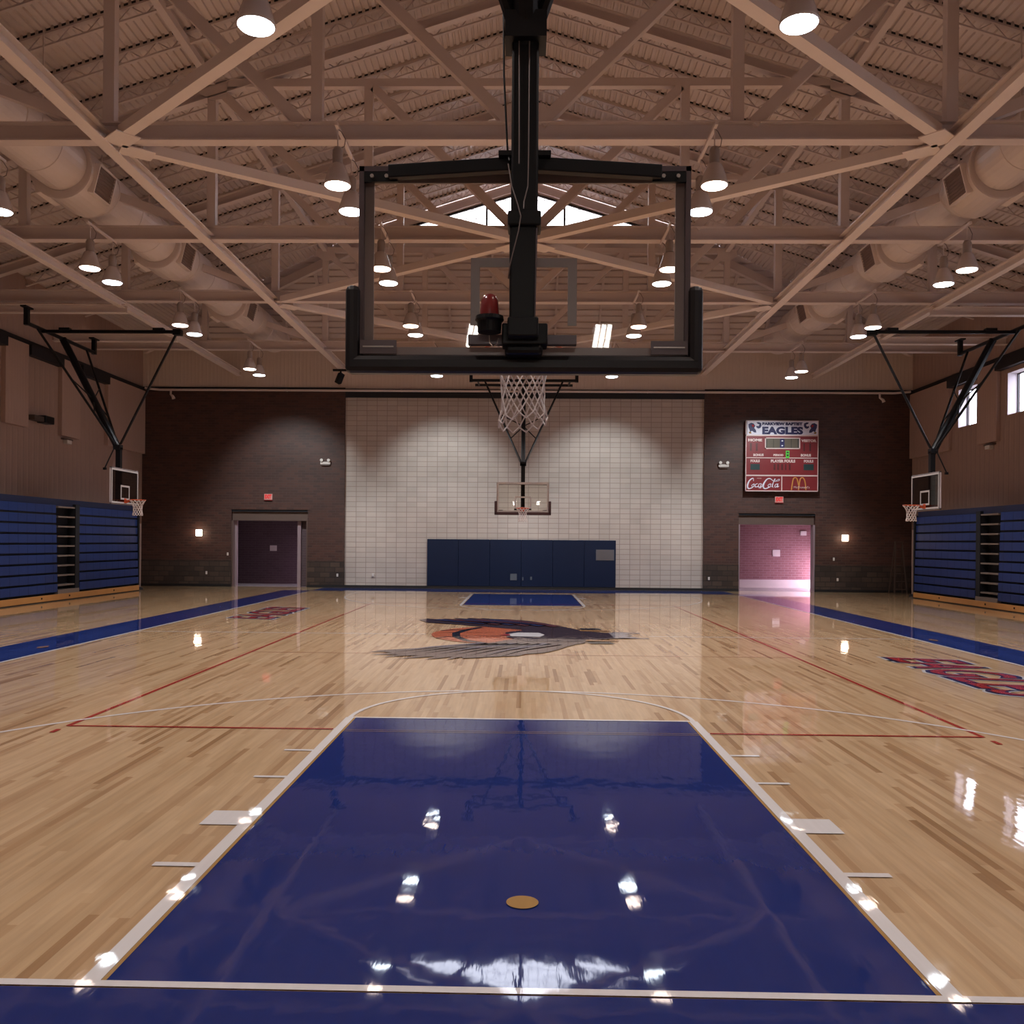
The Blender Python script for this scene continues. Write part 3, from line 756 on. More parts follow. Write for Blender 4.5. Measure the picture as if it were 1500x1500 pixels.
tl = ['cream steel roof truss nearest the camera, above the frame', 'cream steel roof truss whose chord crosses just above the near backboard',
      'second cream steel roof truss from the camera', 'third cream steel roof truss from the camera', 'farthest cream steel roof truss, directly in front of the gable window']
for y, nm in zip(YT[1:], tl[1:]): truss(y, nm)

# longitudinal ties
def longi(x, z0, z1, y0, y1, w, name, label):
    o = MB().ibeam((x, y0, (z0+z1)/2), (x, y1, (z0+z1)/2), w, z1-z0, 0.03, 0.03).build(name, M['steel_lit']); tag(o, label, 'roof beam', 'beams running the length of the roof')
longi(-7.15, 8.56, 8.78, YN, YF, 0.22, 'lengthwise_beam', 'long pale beam running to the far wall under the trusses, left of the backboard')
longi(7.1, 8.56, 8.78, YN, YF, 0.22, 'lengthwise_beam', 'long pale beam running to the far wall under the trusses, right of the backboard')
longi(-11.45, 8.45, 8.65, YN, YF, 0.18, 'lengthwise_beam', 'outer pale beam running lengthwise near the left side wall, above the left basket')
longi(11.45, 8.45, 8.65, YN, YF, 0.18, 'lengthwise_beam', 'outer pale beam running lengthwise near the right side wall, above the right basket')
for sx, nm in ((-1, 'left'), (1, 'right')):
    o = MB().beam((sx*7.1, YN, ZC+0.02), (sx*7.1, 28, ZC+0.02), 0.16, 0.16).build('upper_tie', M['steel']); tag(o, 'upper lengthwise tie joining the tops of the %s truss posts' % nm, 'roof beam', 'upper ties')
# outriggers carrying the side baskets
for sx, nm in ((-1, 'left'), (1, 'right')):
    for y, wh in ((21.5, 'nearer'), (25.15, 'farther')):
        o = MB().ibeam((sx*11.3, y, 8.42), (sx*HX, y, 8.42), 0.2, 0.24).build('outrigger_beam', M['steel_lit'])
        tag(o, '%s short cream beam carrying the %s side basket' % (wh, nm), 'roof beam', 'short beams above the side baskets')
# horizontal zigzag bracing
for sx, nm in ((-1, 'left'), (1, 'right')):
    for (a, b), wh in zip((((sx*7.1, 11.4), (0, 5.0)), ((sx*7.1, 11.4), (0, 16.4)), ((0, 16.4), (sx*7.1, 21.6)), ((sx*7.1, 21.6), (0, 28.0))),
                          ('toward the camera from the first truss', 'between the first and second trusses', 'between the second and third trusses', 'between the third and last trusses')):
        p, q = V((*a, 8.68)), V((*b, 8.68)); d = (q-p).normalized()*0.32
        t = thing('cross_brace', tuple(p), 'pale square tube brace %s, %s of centre' % (wh, nm), 'brace', 'diagonal roof braces')
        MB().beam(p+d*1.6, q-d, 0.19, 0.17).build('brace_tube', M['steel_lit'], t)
        MB().beam(p+d*0.5, p+d*2.2, 0.42, 0.02, off=(0, -0.09)).build('connection_plate', M['steel_lit'], t)

# ------------------------------------------------------------------ ducts
def duct(sx):
    nm = 'left' if sx < 0 else 'right'
    cx, cz = sx*9.72, 9.72
    t = thing('air_duct', (cx, 10, cz), 'large round cream air duct with drum outlets, %s of the court' % nm, 'air duct', 'round ceiling ducts')
    R = 0.56
    prof = [(R, YN+0.1)]
    y = 8.0
    prof = [(R, YN+0.1)]; y = 5.0
    while y < 30:      # raised seams are part of the pipe
        prof += [(R, y), (R+0.014, y+0.01), (R+0.014, y+0.03), (R, y+0.04)]; y += 1.25
    prof += [(R, 30.6), (R*0.98, 30.9), (0.01, 30.9)]
    MB().lathe(prof, (cx, 0, cz), 32, 'Y').build('duct_pipe', M['duct'], t)
    for y0 in (9.6, 14.75, 19.55, 25.2):
        Rb = 0.64; c = (cx, 0, cz-0.07)
        d = MB().lathe([(0.5, y0), (Rb, y0), (Rb+0.03, y0+0.01), (Rb+0.03, y0+0.05), (Rb, y0+0.06), (Rb, y0+1.15), (Rb*0.96, y0+1.28), (Rb*0.82, y0+1.36), (0.5, y0+1.37)], c, 32, 'Y').build('drum_outlet', M['duct'], t, smooth=False)
        for sg in (-1, 1):
            # rectangular louvred outlet on a short chamfered spout on each lower flank
            ang = math.radians(-14) if sg > 0 else math.radians(194)
            n = V((math.cos(ang), 0, math.sin(ang))); u = V((-math.sin(ang), 0, math.cos(ang)))*(1 if sg > 0 else -1)
            o = V((c[0], 0, c[2])) + n*(Rb-0.06)
            fr = MB()
            fr.beam(o+V((0, y0+0.2, 0)), o+n*0.13+V((0, y0+0.2, 0)), 0.03, 0.62, up=u)
            fr.beam(o+V((0, y0+0.95, 0)), o+n*0.13+V((0, y0+0.95, 0)), 0.03, 0.62, up=u)
            for h in (-0.3, 0.3): fr.beam(o+u*h+V((0, y0+0.2, 0))+n*0.065, o+u*h+V((0, y0+0.95, 0))+n*0.065, 0.13, 0.03, up=u)
            gf = fr.build('outlet_frame', M['steel_lit'], d, fix=False)
            g = MB()
            g.beam(o+n*0.085+V((0, y0+0.2, 0)), o+n*0.085+V((0, y0+0.95, 0)), 0.02, 0.6, up=u)
            for q in range(9):
                h = -0.27+q*0.0675; g.beam(o+n*0.105+u*h+V((0, y0+0.2, 0)), o+n*0.105+u*h+V((0, y0+0.95, 0)), 0.035, 0.008, up=u)
            g.build('grille', M['grille'], d, fix=False)
    hang = MB()
    for y in (13.0, 17.8, 22.9, 26.8):
        for s in (-1, 1): hang.beam((cx+s*(R+0.02), y, cz), (cx+s*(R+0.02), y, roof_z(cx+s*R)-0.3), 0.02, 0.02)
    hang.build('hanger_strap', M['duct'], t)
    return t
duct(-1); duct(1)

# ------------------------------------------------------------------ pendant lamps
def make_lamp(name, lens):
    t = thing(name, (0, 0, 0), '', 'lamp', local=True)
    MB().lathe([(0.0, 0.0), (0.195, 0.0), (0.205, 0.012), (0.20, 0.03), (0.0, 0.03)], (0, 0, 0), 28).build('lens', lens, t, smooth=False)
    MB().lathe([(0.207, 0.012), (0.222, 0.022), (0.215, 0.05), (0.19, 0.14), (0.155, 0.25), (0.12, 0.34), (0.085, 0.37), (0.0, 0.375)], (0, 0, 0), 28).build('reflector', M['shade'], t, smooth=True)
    MB().lathe([(0.0, 0.35), (0.075, 0.35), (0.085, 0.38), (0.085, 0.58), (0.06, 0.63), (0.0, 0.635)], (0, 0, 0), 16).build('ballast_housing', M['housing'], t, smooth=True)
    MB().tube([(0, 0, 0.62), (0, 0, 0.93)], 0.012, 6).build('hanger_rod', M['steel'], t)
    MB().tube([(0.0, 0.0, 0.6), (0.10, 0.02, 0.66), (0.12, 0.03, 0.78), (0.05, 0.01, 0.90), (0.0, 0, 0.93)], 0.007, 6).build('power_cord', M['cable'], t)
    return t
pw = make_lamp('pendant_lamp', M['lens_warm']); pc = make_lamp('pendant_lamp', M['lens_cool'])
used = {'w': False, 'c': False}
YLP = [(10.75, 11.9), (15.2, 16.25), (20.25, 21.3), (26.4, 27.5)]
LZ = 7.65
rows_nm = ('nearest', 'second', 'third', 'farthest')
cols = {-9.3: 'outer left column', -3.06: 'inner left column', 3.04: 'inner right column', 9.25: 'outer right column'}
COOL, WARM = (0.86, 0.93, 1.0), (1.0, 0.74, 0.60)
POW = 600.0
def spot(name, loc, col, power, ang=118, blend=0.30):
    l = bpy.data.lights.new(name, 'SPOT'); l.energy = power; l.color = col; l.spot_size = math.radians(ang); l.spot_blend = blend; l.shadow_soft_size = 0.18
    o = bpy.data.objects.new(name, l); COL.objects.link(o); o.location = loc
    return o
bar_first = None
for x, cn in cols.items():
    for r, (ya, yb) in enumerate(YLP):
        for kind, y in (('w', ya), ('c', yb)):
            src = pw if kind == 'w' else pc
            if not used[kind]: o = src; used[kind] = True
            else: o = copy_tree(src)
            o.location = (x, y, LZ)
            tag(o, '%s pendant lamp of the %s pair in the %s' % ('warm nearer' if kind == 'w' else 'cool white farther', rows_nm[r], cn), 'lamp', 'high-bay pendant lamps')
            wide = (r == 3 and kind == 'c')      # last row gets an extra tilted spot, added to pool light on the far wall
            spot('lamp_light', (x, y, LZ-0.04), WARM if kind == 'w' else COOL, POW*(0.8 if kind == 'w' else 0.95)*(0.85 if abs(x) > 5 else 1.0)*0.9, 118, 0.30)
            if wide:
                o2 = spot('lamp_light', (x, y+0.02, LZ-0.05), (0.84, 0.95, 0.97), POW*2.1, 74, 0.7); o2.rotation_euler = (math.radians(46), 0, 0)
        b = MB().beam((x, ya-0.15, LZ+0.958), (x, yb+0.15, LZ+0.958), 0.05, 0.05).build('lamp_bar', M['steel'])
        tag(b, 'thin cream bar holding the %s lamp pair in the %s' % (rows_nm[r], cn), 'lamp bar', 'lamp carrying bars')
        h = MB()
# lamps over the near part of the court, above and behind the view
for x in (-9.3, -3.06, 3.04, 9.25):
    for ya, yb in ((5.2, 6.3), (-0.3, 0.8)):
        spot('lamp_light', (x, ya, LZ), WARM, POW*0.42); spot('lamp_light', (x, yb, LZ), COOL, POW*0.46)
        for kind, y in (('w', ya), ('c', yb)):
            o = copy_tree(pw if kind == 'w' else pc); o.location = (x, y, LZ+0.04)
            tag(o, '%s pendant lamp in the %s, above the near %s' % ('warm' if kind == 'w' else 'cool white', cols[x], 'free-throw line' if ya > 2 else 'baseline'), 'lamp', 'high-bay pendant lamps')

# ------------------------------------------------------------------ basketball backstops
def net_mesh(cz, R0, R1, H, r, cy, ragged=0.0, levels=6, n=12):
    mb = MB()
    def pt(i, k):
        t = k/levels; rad = R0+(R1-R0)*math.sin(min(t*2.0, 1.0)*PI/2) + (0.018 if k == levels else 0)
        a = 2*PI*(i+k*0.5)/n
        dz = ragged*math.sin(a*1.0+2.6)*t
        return V((rad*math.cos(a), cy+rad*math.sin(a), cz-H*t+dz))
    for i in range(n):
        mb.tube([pt(i, k) for k in range(levels+1)], r, 5)
        pts = [V((pt(i, 0).x, pt(i, 0).y, pt(i, 0).z))]
        for k in range(1, levels+1): pts.append(pt(i-k, k))
        mb.tube(pts, r, 5)
        a, b = pt(i, levels), pt(i+1, levels); m = (a+b)/2-V((0, 0, 0.035))
        mb.tube([a, m, b], r*1.15, 5)
    return mb
def backstop(name, label, loc, rot, near=False, hang_z=8.3, side_brace=0, white=True):
    """local frame: y toward the court, board front face at y=0, z up"""
    t = thing(name, loc, label, 'basketball hoop', None, rotz=rot, local=True)
    BK = M['black']
    bw, b0, b1 = 0.915, 2.90, 3.97
    # board
    fr = MB(); d0, d1 = -0.055, -0.012
    e = 0.028 if near else 0.035
    fr.box(-bw, bw, d0, d1, b0, b0+e); fr.box(-bw, bw, d0, d1, b1-e, b1); fr.box(-bw, -bw+e, d0, d1, b0, b1); fr.box(bw-e, bw, d0, d1, b0, b1)
    board = fr.build('backboard_frame', M['board_frame'] if near else M['white_frame'], t)
    MB().box(-bw+0.01, bw-0.01, -0.012, 0.0, b0+0.01, b1-0.01).build('glass_panel', M['glass_side'] if side_brace else M['glass_bb'], board)
    q = MB(); w = 0.05; i = 0.028
    f0, f1 = -0.0145, 0.0015
    q.box(-bw+i, bw-i, f0, f1, b0+i, b0+i+w); q.box(-bw+i, bw-i, f0, f1, b1-i-w, b1-i)
    q.box(-bw+i, -bw+i+w, f0, f1, b0+i+w, b1-i-w); q.box(bw-i-w, bw-i, f0, f1, b0+i+w, b1-i-w)
    q.build('painted_border', M['frit'] if near else M['frit_white'], board)
    q = MB(); zx, z0, z1 = 0.295, 3.05, 3.475
    q.box(-zx, zx, f0, f1, z1-w, z1); q.box(-zx, -zx+w, f0, f1, z0+w, z1-w); q.box(zx-w, zx, f0, f1, z0+w, z1-w)
    if not near: q.box(-zx, zx, f0, f1, z0, z0+w)
    q.build('target_square', M['frit'] if near else M['frit_white'], board)
    # foam padding round bottom and lower corners
    pd = MB(); po, pi_ = 0.985, 0.905
    pd.box(-po, po, -0.085, 0.025, 2.825, 2.925)
    pd.box(-po, -pi_, -0.085, 0.025, 2.86, 3.31); pd.box(pi_, po, -0.085, 0.025, 2.86, 3.31)
    if near or white: pd.build('edge_padding', M['pad'] if near else M['pad_top'], t, bevel=0.03 if near else 0.012)
    # corner brackets
    for sx in (-1, 1):
        br = MB().box(sx*0.70, sx*0.885, -0.075, -0.055, 3.875, 3.93)
        br.build('upper_bracket', BK if near else M['bracket'], t)
        if near:
            bo = MB()
            for x_ in (0.73, 0.76, 0.84): bo.lathe([(0, -0.086), (0.011, -0.086), (0.011, -0.075), (0, -0.074)], (sx*x_, 0, 3.905), 8, 'Y')
            bo.build('bolt', M['zinc'], t)
        MB().box(sx*0.70, sx*0.90, -0.07, -0.055, 2.93, 3.005).build('lower_bracket', M['bracket'], t)
        MB().box(sx*0.715, sx*0.885, -0.074, -0.070, 2.965, 2.972).build('bracket_slot', M['zinc'] if near else M['bracket'], t)
    # rim
    rc = 0.151+0.2285
    rim = MB(); rim.tube([(0.2285*math.cos(a), rc+0.2285*math.sin(a), 3.05) for a in [2*PI*i_/32 for i_ in range(33)]], 0.009, 8)
    rimo = rim.build('rim', M['orange'], t, smooth=True)
    rb = MB(); rb.box(-0.07, 0.07, 0.0, 0.012, 2.95, 3.09); rb.box(-0.06, 0.06, 0.012, 0.155, 3.03, 3.045)
    rb.beam((-0.05, 0.01, 2.965), (-0.08, 0.17, 3.04), 0.012, 0.03); rb.beam((0.05, 0.01, 2.965), (0.08, 0.17, 3.04), 0.012, 0.03)
    rb.build('rim_bracket', M['orange'], rimo)
    net_mesh(3.04, 0.222, 0.130 if near else 0.125, 0.41 if near else 0.42, 0.0045 if near else 0.009, rc, 0.030 if near else 0.0, n=11).build('net', M['net'], rimo, fix=False)
    # mast
    my = -0.17 if near else -0.20
    low = V((0, my-0.03, 4.62)); top = V((0, -1.92, 7.85))
    mw = 0.145
    if near:
        m_ = MB(); m_.box(-0.072, 0.072, my-0.07, my+0.07, 3.58, 4.66)
        m_.prism([(-0.075, my-0.07, 2.98), (0.062, my-0.07, 2.98), (0.072, my-0.07, 3.58), (-0.078, my-0.07, 3.58)], (0, 0.14, 0))
        mast = m_.build('mast', BK, t, bevel=0.012)
        MB().box(-0.088, 0.090, my-0.085, my+0.085, 3.575, 3.655).build('mast_collar', BK, t, bevel=0.01)
        MB().tube([(0.060, my-0.078, 3.0), (0.066, my-0.078, 3.56)], 0.004, 6).build('mast_edge_strip', M['bracket'], t)
        for pts in ([(-0.035, my-0.08, 4.6), (-0.03, my-0.08, 4.0), (-0.03, my-0.082, 3.9)],
                    [(0.02, my-0.08, 4.6), (0.02, my-0.08, 3.95), (0.018, my-0.08, 3.78), (-0.002, my-0.082, 3.70), (-0.004, my-0.09, 3.66)],
                    [(-0.088, my-0.08, 3.90), (-0.068, my-0.085, 3.78), (-0.035, my-0.085, 3.68), (-0.018, my-0.09, 3.62), (-0.03, my-0.09, 3.54), (-0.075, my-0.082, 3.36), (-0.082, my-0.05, 3.30)]):
            MB().tube(pts, 0.0035, 6).build('control_cable', M['cable'], t)
        MB().tube([(-0.12, my-0.02, 4.75), (-0.115, my-0.02, 4.4), (-0.092, my-0.03, 3.98), (-0.08, my-0.05, 3.93)], 0.006, 6).build('black_hose', BK, t)
        # top arms to the board corners
        for sx in (-1, 1):
            MB().beam((sx*0.06, my+0.02, 3.935), (sx*0.745, -0.085, 3.92), 0.06, 0.072).build('top_arm', BK, t, bevel=0.006)
            MB().box(sx*0.05, sx*0.14, my-0.05, my+0.07, 3.96, 3.985).build('arm_lug', BK, t)
        # lower carriage
        cz = 3.01
        MB().box(-0.30, 0.29, -0.115, -0.06, 2.975, 3.025).build('cross_bar', M['bracket'], t)
        MB().box(-0.115, 0.13, -0.20, -0.06, 2.955, 3.07).build('carriage_block', BK, t, bevel=0.008)
        MB().box(-0.10, 0.105, -0.20, -0.075, 2.905, 2.96).build('carriage_foot', BK, t, bevel=0.02)
        MB().box(-0.085, 0.08, my-0.09, my+0.07, 2.985, 3.09).build('mast_shoe', BK, t, bevel=0.01)
        # shot clock beacon
        bx, by = -0.182, my-0.02
        bb = MB().lathe([(0, 3.015), (0.062, 3.02), (0.066, 3.075), (0.078, 3.085), (0.075, 3.105), (0.0, 3.108)], (bx, by, 0), 24).build('beacon_base', BK, t, smooth=False)
        MB().lathe([(0.052, 3.105), (0.050, 3.15), (0.046, 3.19), (0.036, 3.213), (0.02, 3.224), (0.0, 3.227)], (bx, by, 0), 24).build('beacon_lens', M['beacon'], t, smooth=True)
        MB().tube([(bx+0.0, by-0.02, 3.0), (bx+0.004, by-0.03, 2.955), (bx+0.022, by-0.03, 2.938), (bx+0.04, by-0.03, 2.95), (bx+0.05, by-0.02, 2.985)], 0.003, 6).build('wire_loop', M['zinc'], t)
    else:
        m_ = MB(); m_.beam((0, my, 3.05), (0, my, low.z), 0.14, 0.14)
        mast = m_.build('mast', BK, t)
        MB().box(-0.30, 0.30, -0.16, -0.05, 3.0, 3.05).build('cross_bar', BK, t)
        MB().box(-0.12, 0.12, -0.2, -0.055, 2.95, 3.1).build('carriage_block', BK, t)
        MB().box(-0.72, 0.72, -0.14, -0.07, 3.885, 3.925).build('top_arm', M['board_frame'], t)
    MB().tube([low+V((0, 0.02, -0.05)), low+V((0, -0.12, 0.22)), top], 0.105 if side_brace else 0.075, 12).build('upper_mast', BK, t)
    MB().box(-0.11, 0.11, low.y-0.10, low.y+0.10, low.z-0.07, low.z+0.07).build('mast_joint', BK, t)
    # top pipe hung by two T hangers
    hw = 1.95
    MB().tube([(-hw, top.y, top.z), (hw, top.y, top.z)], 0.055, 12).build('top_pipe', BK, t)
    for sx in (-1, 1):
        hm = MB(); hm.box(sx*hw-0.06, sx*hw+0.06, top.y-0.06, top.y+0.06, top.z-0.06, hang_z-0.02); hm.box(sx*hw-0.2, sx*hw+0.2, top.y-0.08, top.y+0.08, hang_z-0.04, hang_z)
        hm.build('pipe_hanger', BK, t)
        # V rods and their cross braces
        a = V((sx*1.45, top.y, top.z)); MB().tube([a, low+V((sx*0.06, -0.02, 0.02))], 0.036, 8).build('v_rod', BK, t)
        m1 = a.lerp(low, 0.42); m2 = top.lerp(low, 0.56)
        MB().tube([m1, m2], 0.02, 6).build('cross_rod', BK, t)
        MB().tube([m2, a.lerp(low, 0.70)], 0.02, 6).build('cross_rod', BK, t)
    if side_brace:
        s = side_brace; yb_ = 2.0
        a = V((s*1.15, top.y-0.05, 7.80)); b = V((s*1.15, yb_, 7.80))
        MB().beam(a, b, 0.075, 0.085).build('fold_beam', BK, t)
        MB().box(b.x-0.1, b.x+0.1, b.y-0.12, b.y+0.1, 7.70, 7.86).build('beam_end_clamp', BK, t)
        for fy in (0.18, 0.86): MB().box(a.x-0.08, a.x+0.08, a.y+(b.y-a.y)*fy-0.15, a.y+(b.y-a.y)*fy+0.15, 7.83, 7.90).build('beam_clip', BK, t)
        MB().tube([b+V((0, -0.05, -0.05)), b.lerp(low, 0.5), low+V((0, 0.08, 0.1))], 0.035, 8).build('fold_brace', BK, t)
        MB().tube([low+V((s*0.1, -0.05, 0)), V((s*0.30, low.y-0.25, 3.98))], 0.02, 6).build('limit_rod', BK, t)
        MB().box(s*0.30-0.04, s*0.30+0.04, low.y-0.29, low.y-0.21, 3.92, 3.99).build('rod_foot', BK, t)
    else:
        # rear fold pipe and stay
        MB().tube([(-hw*0.95, top.y-1.0, top.z), (hw*0.95, top.y-1.0, top.z)], 0.05, 10).build('rear_pipe', BK, t)
        MB().beam((-1.7, top.y-1.05, top.z), (-1.7, top.y+0.05, top.z), 0.06, 0.06).build('pipe_link', BK, t)
        MB().beam((1.7, top.y-1.05, top.z), (1.7, top.y+0.05, top.z), 0.06, 0.06).build('pipe_link', BK, t)
    return t
backstop('basketball_hoop', 'near glass backboard seen from behind with black mast, red beacon and white net', (0, 1.22, 0), 0.0, near=True, hang_z=8.56, side_brace=0)
backstop('basketball_hoop', 'distant glass backboard hung before the pale block wall above the navy pad', (-0.02, 27.43, 0), PI, near=False, hang_z=8.3)
backstop('basketball_hoop', 'white-framed side basket on a black folding frame over the left bleachers', (-11.88, 22.75, 0), -PI/2, hang_z=8.3, side_brace=1, white=False)
backstop('basketball_hoop', 'white-framed side basket on a black folding frame over the right bleachers', (11.62, 22.45, 0), PI/2, hang_z=8.3, side_brace=-1, white=False)

# ------------------------------------------------------------------ bleachers
def bleachers(sx):
    nm = 'left' if sx < 0 else 'right'
    xf = 14.0; xb_ = 15.15
    t = thing('bleachers', (sx*xf, 18, 0), 'closed blue telescopic bleachers along the %s side wall' % nm, 'bleachers', 'folded bleachers')
    def bx(mb, x0, x1, *a): return mb.box(sx*x0, sx*x1, *a)
    secs = [(7.6, 10.35), (11.7, 17.2), (17.24, 22.95), (24.3, 28.62)]
    aisles = [(10.35, 11.7), (22.95, 24.3)]
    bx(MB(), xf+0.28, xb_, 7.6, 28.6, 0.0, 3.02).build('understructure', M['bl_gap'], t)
    nrow = 9; z0 = 0.21; rh = 0.297
    for (y0, y1) in secs:
        for k in range(nrow):
            zz = z0+k*rh; x0 = xf+0.008*k
            bx(MB(), x0, x0+0.30, y0, y1, zz+0.058, zz+rh).build('seat_board', M['blue_seat'], t, bevel=0.008)
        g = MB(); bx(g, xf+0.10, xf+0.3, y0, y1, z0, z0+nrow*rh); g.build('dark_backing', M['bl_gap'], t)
        bx(MB(), xf+0.12, xf+0.5, y0, y1, z0+nrow*rh+0.0, 3.08).build('top_rail_board', M['blue_dark'], t)
        g = MB(); yy = y0+0.457
        while yy < y1-0.1:
            for k in range(nrow): bx(g, xf+0.008*k-0.002, xf+0.008*k+0.01, yy-0.004, yy+0.004, z0+k*rh+0.05, z0+k*rh+rh-0.004)
            yy += 0.457
        g.build('seat_seam', M['blue_dark'], t)
    for (y0, y1) in aisles:
        for k in range(nrow):
            zz = z0+k*rh
            bx(MB(), xf+0.03, xf+0.28, y0+0.06, y1-0.28, zz+0.23, zz+0.275).build('aisle_tread', M['tread'], t)
        bx(MB(), xf+0.02, xf+0.28, y1-0.25, y1, z0, 2.95).build('aisle_post', M['bl_gap'], t)
        bx(MB(), xf, xf+0.28, y0+0.03, y1-0.03, 0.12, 0.33).build('bottom_step', M['tread'], t)
        bx(MB(), xf+0.12, xf+0.5, y0, y1, 2.86, 3.08).build('top_rail_board', M['blue_dark'], t)
    kb = bx(MB(), xf-0.03, xf+0.02, 7.6, 28.62, 0.03, 0.205).build('kickboard', M['skirt'], t, bevel=0.006)
    kb['label'] = 'varnished orange-brown wooden kickboard'
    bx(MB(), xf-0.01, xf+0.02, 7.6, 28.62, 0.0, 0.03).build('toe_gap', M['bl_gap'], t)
    g = MB()
    for yy in (10.9, 16.9, 22.0, 23.6, 26.6):
        g.lathe([(0.0, -0.0), (0.025, 0.0)], (sx*(xf-0.032), yy, 0.13), 8, 'Y')
        bx(g, xf-0.036, xf-0.03, yy-0.03, yy+0.03, 0.1, 0.15)
    g.build('kickboard_bolt', M['bl_gap'], t)
    bx(MB(), xf-0.0, xb_, 28.62, 28.70, 0, 2.95).build('end_panel', M['bl_gap'], t)
    return t
bleachers(-1); bleachers(1)
for sx, nm in ((-1, 'left'), (1, 'right')):  # posts added in place of a pale lit strip of side wall
    t = thing('standing_post', (sx*14.28, 29.35, 0), 'pale upright post standing past the far end of the %s bleachers' % nm, 'post', 'posts beside the bleachers')
    MB().tube([(sx*14.28, 29.35, 0.08), (sx*14.28, 29.35, 2.45)], 0.05, 12).build('post_tube', M['post'], t)
    MB().lathe([(0, 0), (0.14, 0), (0.13, 0.06), (0.06, 0.10), (0, 0.10)], (sx*14.28, 29.35, 0), 16).build('post_base', M['black_base'], t)
# folded ladder in the far right corner
t = thing('folding_ladder', (14.55, 31.2, 0), 'dull brown folding ladder standing in the dark far right corner', 'ladder')
lx, ly = 14.5, 31.15
for s, nmx in ((-1, 'rail'), (1, 'rail')):
    MB().beam((lx+s*0.24, ly-0.22, 0), (lx+s*0.12, ly, 2.0), 0.05, 0.03).build('rail', M['ladder'], t)
    MB().beam((lx+s*0.26, ly+0.28, 0), (lx+s*0.13, ly+0.03, 2.0), 0.04, 0.025).build('rear_rail', M['ladder'], t)
for k in range(6):
    f = (k+0.6)/6.6; w_ = 0.24-0.12*f
    MB().box(lx-w_, lx+w_, ly-0.24+0.22*f, ly-0.16+0.22*f, 2.0*f-0.012, 2.0*f+0.012).build('rung', M['ladder'], t)
MB().box(lx-0.15, lx+0.15, ly-0.05, ly+0.08, 1.99, 2.03).build('top_cap', M['ladder'], t)

# ------------------------------------------------------------------ far wall fittings
t = thing('wall_padding', (-0.07, YF, 0), 'navy blue padding on the pale wall under the distant hoop', 'wall padding')
n = 6; x0, x1 = -3.83, 3.69
for k in range(n):
    a = x0+(x1-x0)*k/n; b = x0+(x1-x0)*(k+1)/n
    MB().box(a+0.003, b-0.003, YF-0.05, YF+0.08, 0.11, 1.98).build('pad_panel', M['wall_pad'], t, bevel=0.012)
v = MB().box(2.90, 3.62, YF-0.07, YF-0.045, 1.18, 1.61).build('wall_vent', M['vent'], None)
tag(v, 'grey grille set in the upper right of the navy wall padding', 'vent')
g = MB()
for k in range(8): g.box(2.93, 3.59, YF-0.078, YF-0.07, 1.21+k*0.05, 1.225+k*0.05)
g.build('louvre', M['grille'], v)
for x_, w_, h_, z_, lb in ((-0.37, 0.26, 0.26, 0.36, 'largest square cut-out plate low in the navy wall padding'), (0.0, 0.05, 0.13, 0.36, 'narrow plate between two others low in the navy padding'), (0.33, 0.07, 0.13, 0.38, 'small plate, rightmost of three low in the navy padding')):
    o = MB().box(x_-w_/2, x_+w_/2, YF-0.062, YF-0.045, z_, z_+h_).build('outlet_plate', M['vent']); tag(o, lb, 'outlet plate')
def small_box(name, x, z, w_, h_, d, mat, label, cat, y=YF):
    o = MB().box(x-w_/2, x+w_/2, y-d, y, z-h_/2, z+h_/2).build(name, mat, None, bevel=0.006); return tag(o, label, cat)
small_box('outlet_plate', -13.0+1.15, 1.31, 0.07, 0.12, 0.02, M['white'], 'small switch plate on brick, right of the left wall light', 'outlet plate')
small_box('outlet_plate', -12.7, 0.55, 0.07, 0.12, 0.03, M['white'], 'small socket plate low on brick below the left wall light', 'outlet plate')
small_box('outlet_plate', -7.42, 0.50, 0.07, 0.12, 0.04, M['white'], 'small socket plate low beside the left edge of the pale wall', 'outlet plate')
small_box('outlet_plate', 7.38, 0.50, 0.07, 0.12, 0.04, M['white'], 'small socket plate low beside the right edge of the pale wall', 'outlet plate')
small_box('outlet_plate', 12.3, 1.31, 0.07, 0.12, 0.02, M['white'], 'small switch plate on brick, left of the right wall light', 'outlet plate')
small_box('outlet_plate', 12.45, 0.5, 0.07, 0.12, 0.04, M['white'], 'small socket plate low on brick below the right wall light', 'outlet plate')
small_box('outlet_plate', -6.0, 0.52, 0.07, 0.12, -0.06, M['white'], 'small socket plate low on the pale wall, left of the navy padding', 'outlet plate', y=YF+0.0)
for x_, nm in ((-7.93, 'left'), (7.92, 'right')):
    t = thing('emergency_light', (x_, YF, 4.93), 'white twin-head emergency light on brick, just %s of the pale wall' % nm, 'emergency light', 'emergency lights on the far wall')
    MB().box(x_-0.20, x_+0.20, YF-0.09, YF, 4.93, 5.03).build('housing', M['white'], t, bevel=0.01)
    for s in (-1, 1): MB().lathe([(0, -0.10), (0.06, -0.10), (0.055, -0.02), (0, -0.0)], (x_+s*0.14, YF-0.06, 5.09), 12, 'Y').build('lamp_head', M['white'], t)
    MB().box(x_-0.17, x_+0.17, YF-0.08, YF, 4.88, 4.93).build('base_tray', M['header'], t)
RX = Matrix.Rotation(PI/2, 4, 'X')     # text upright facing -Y
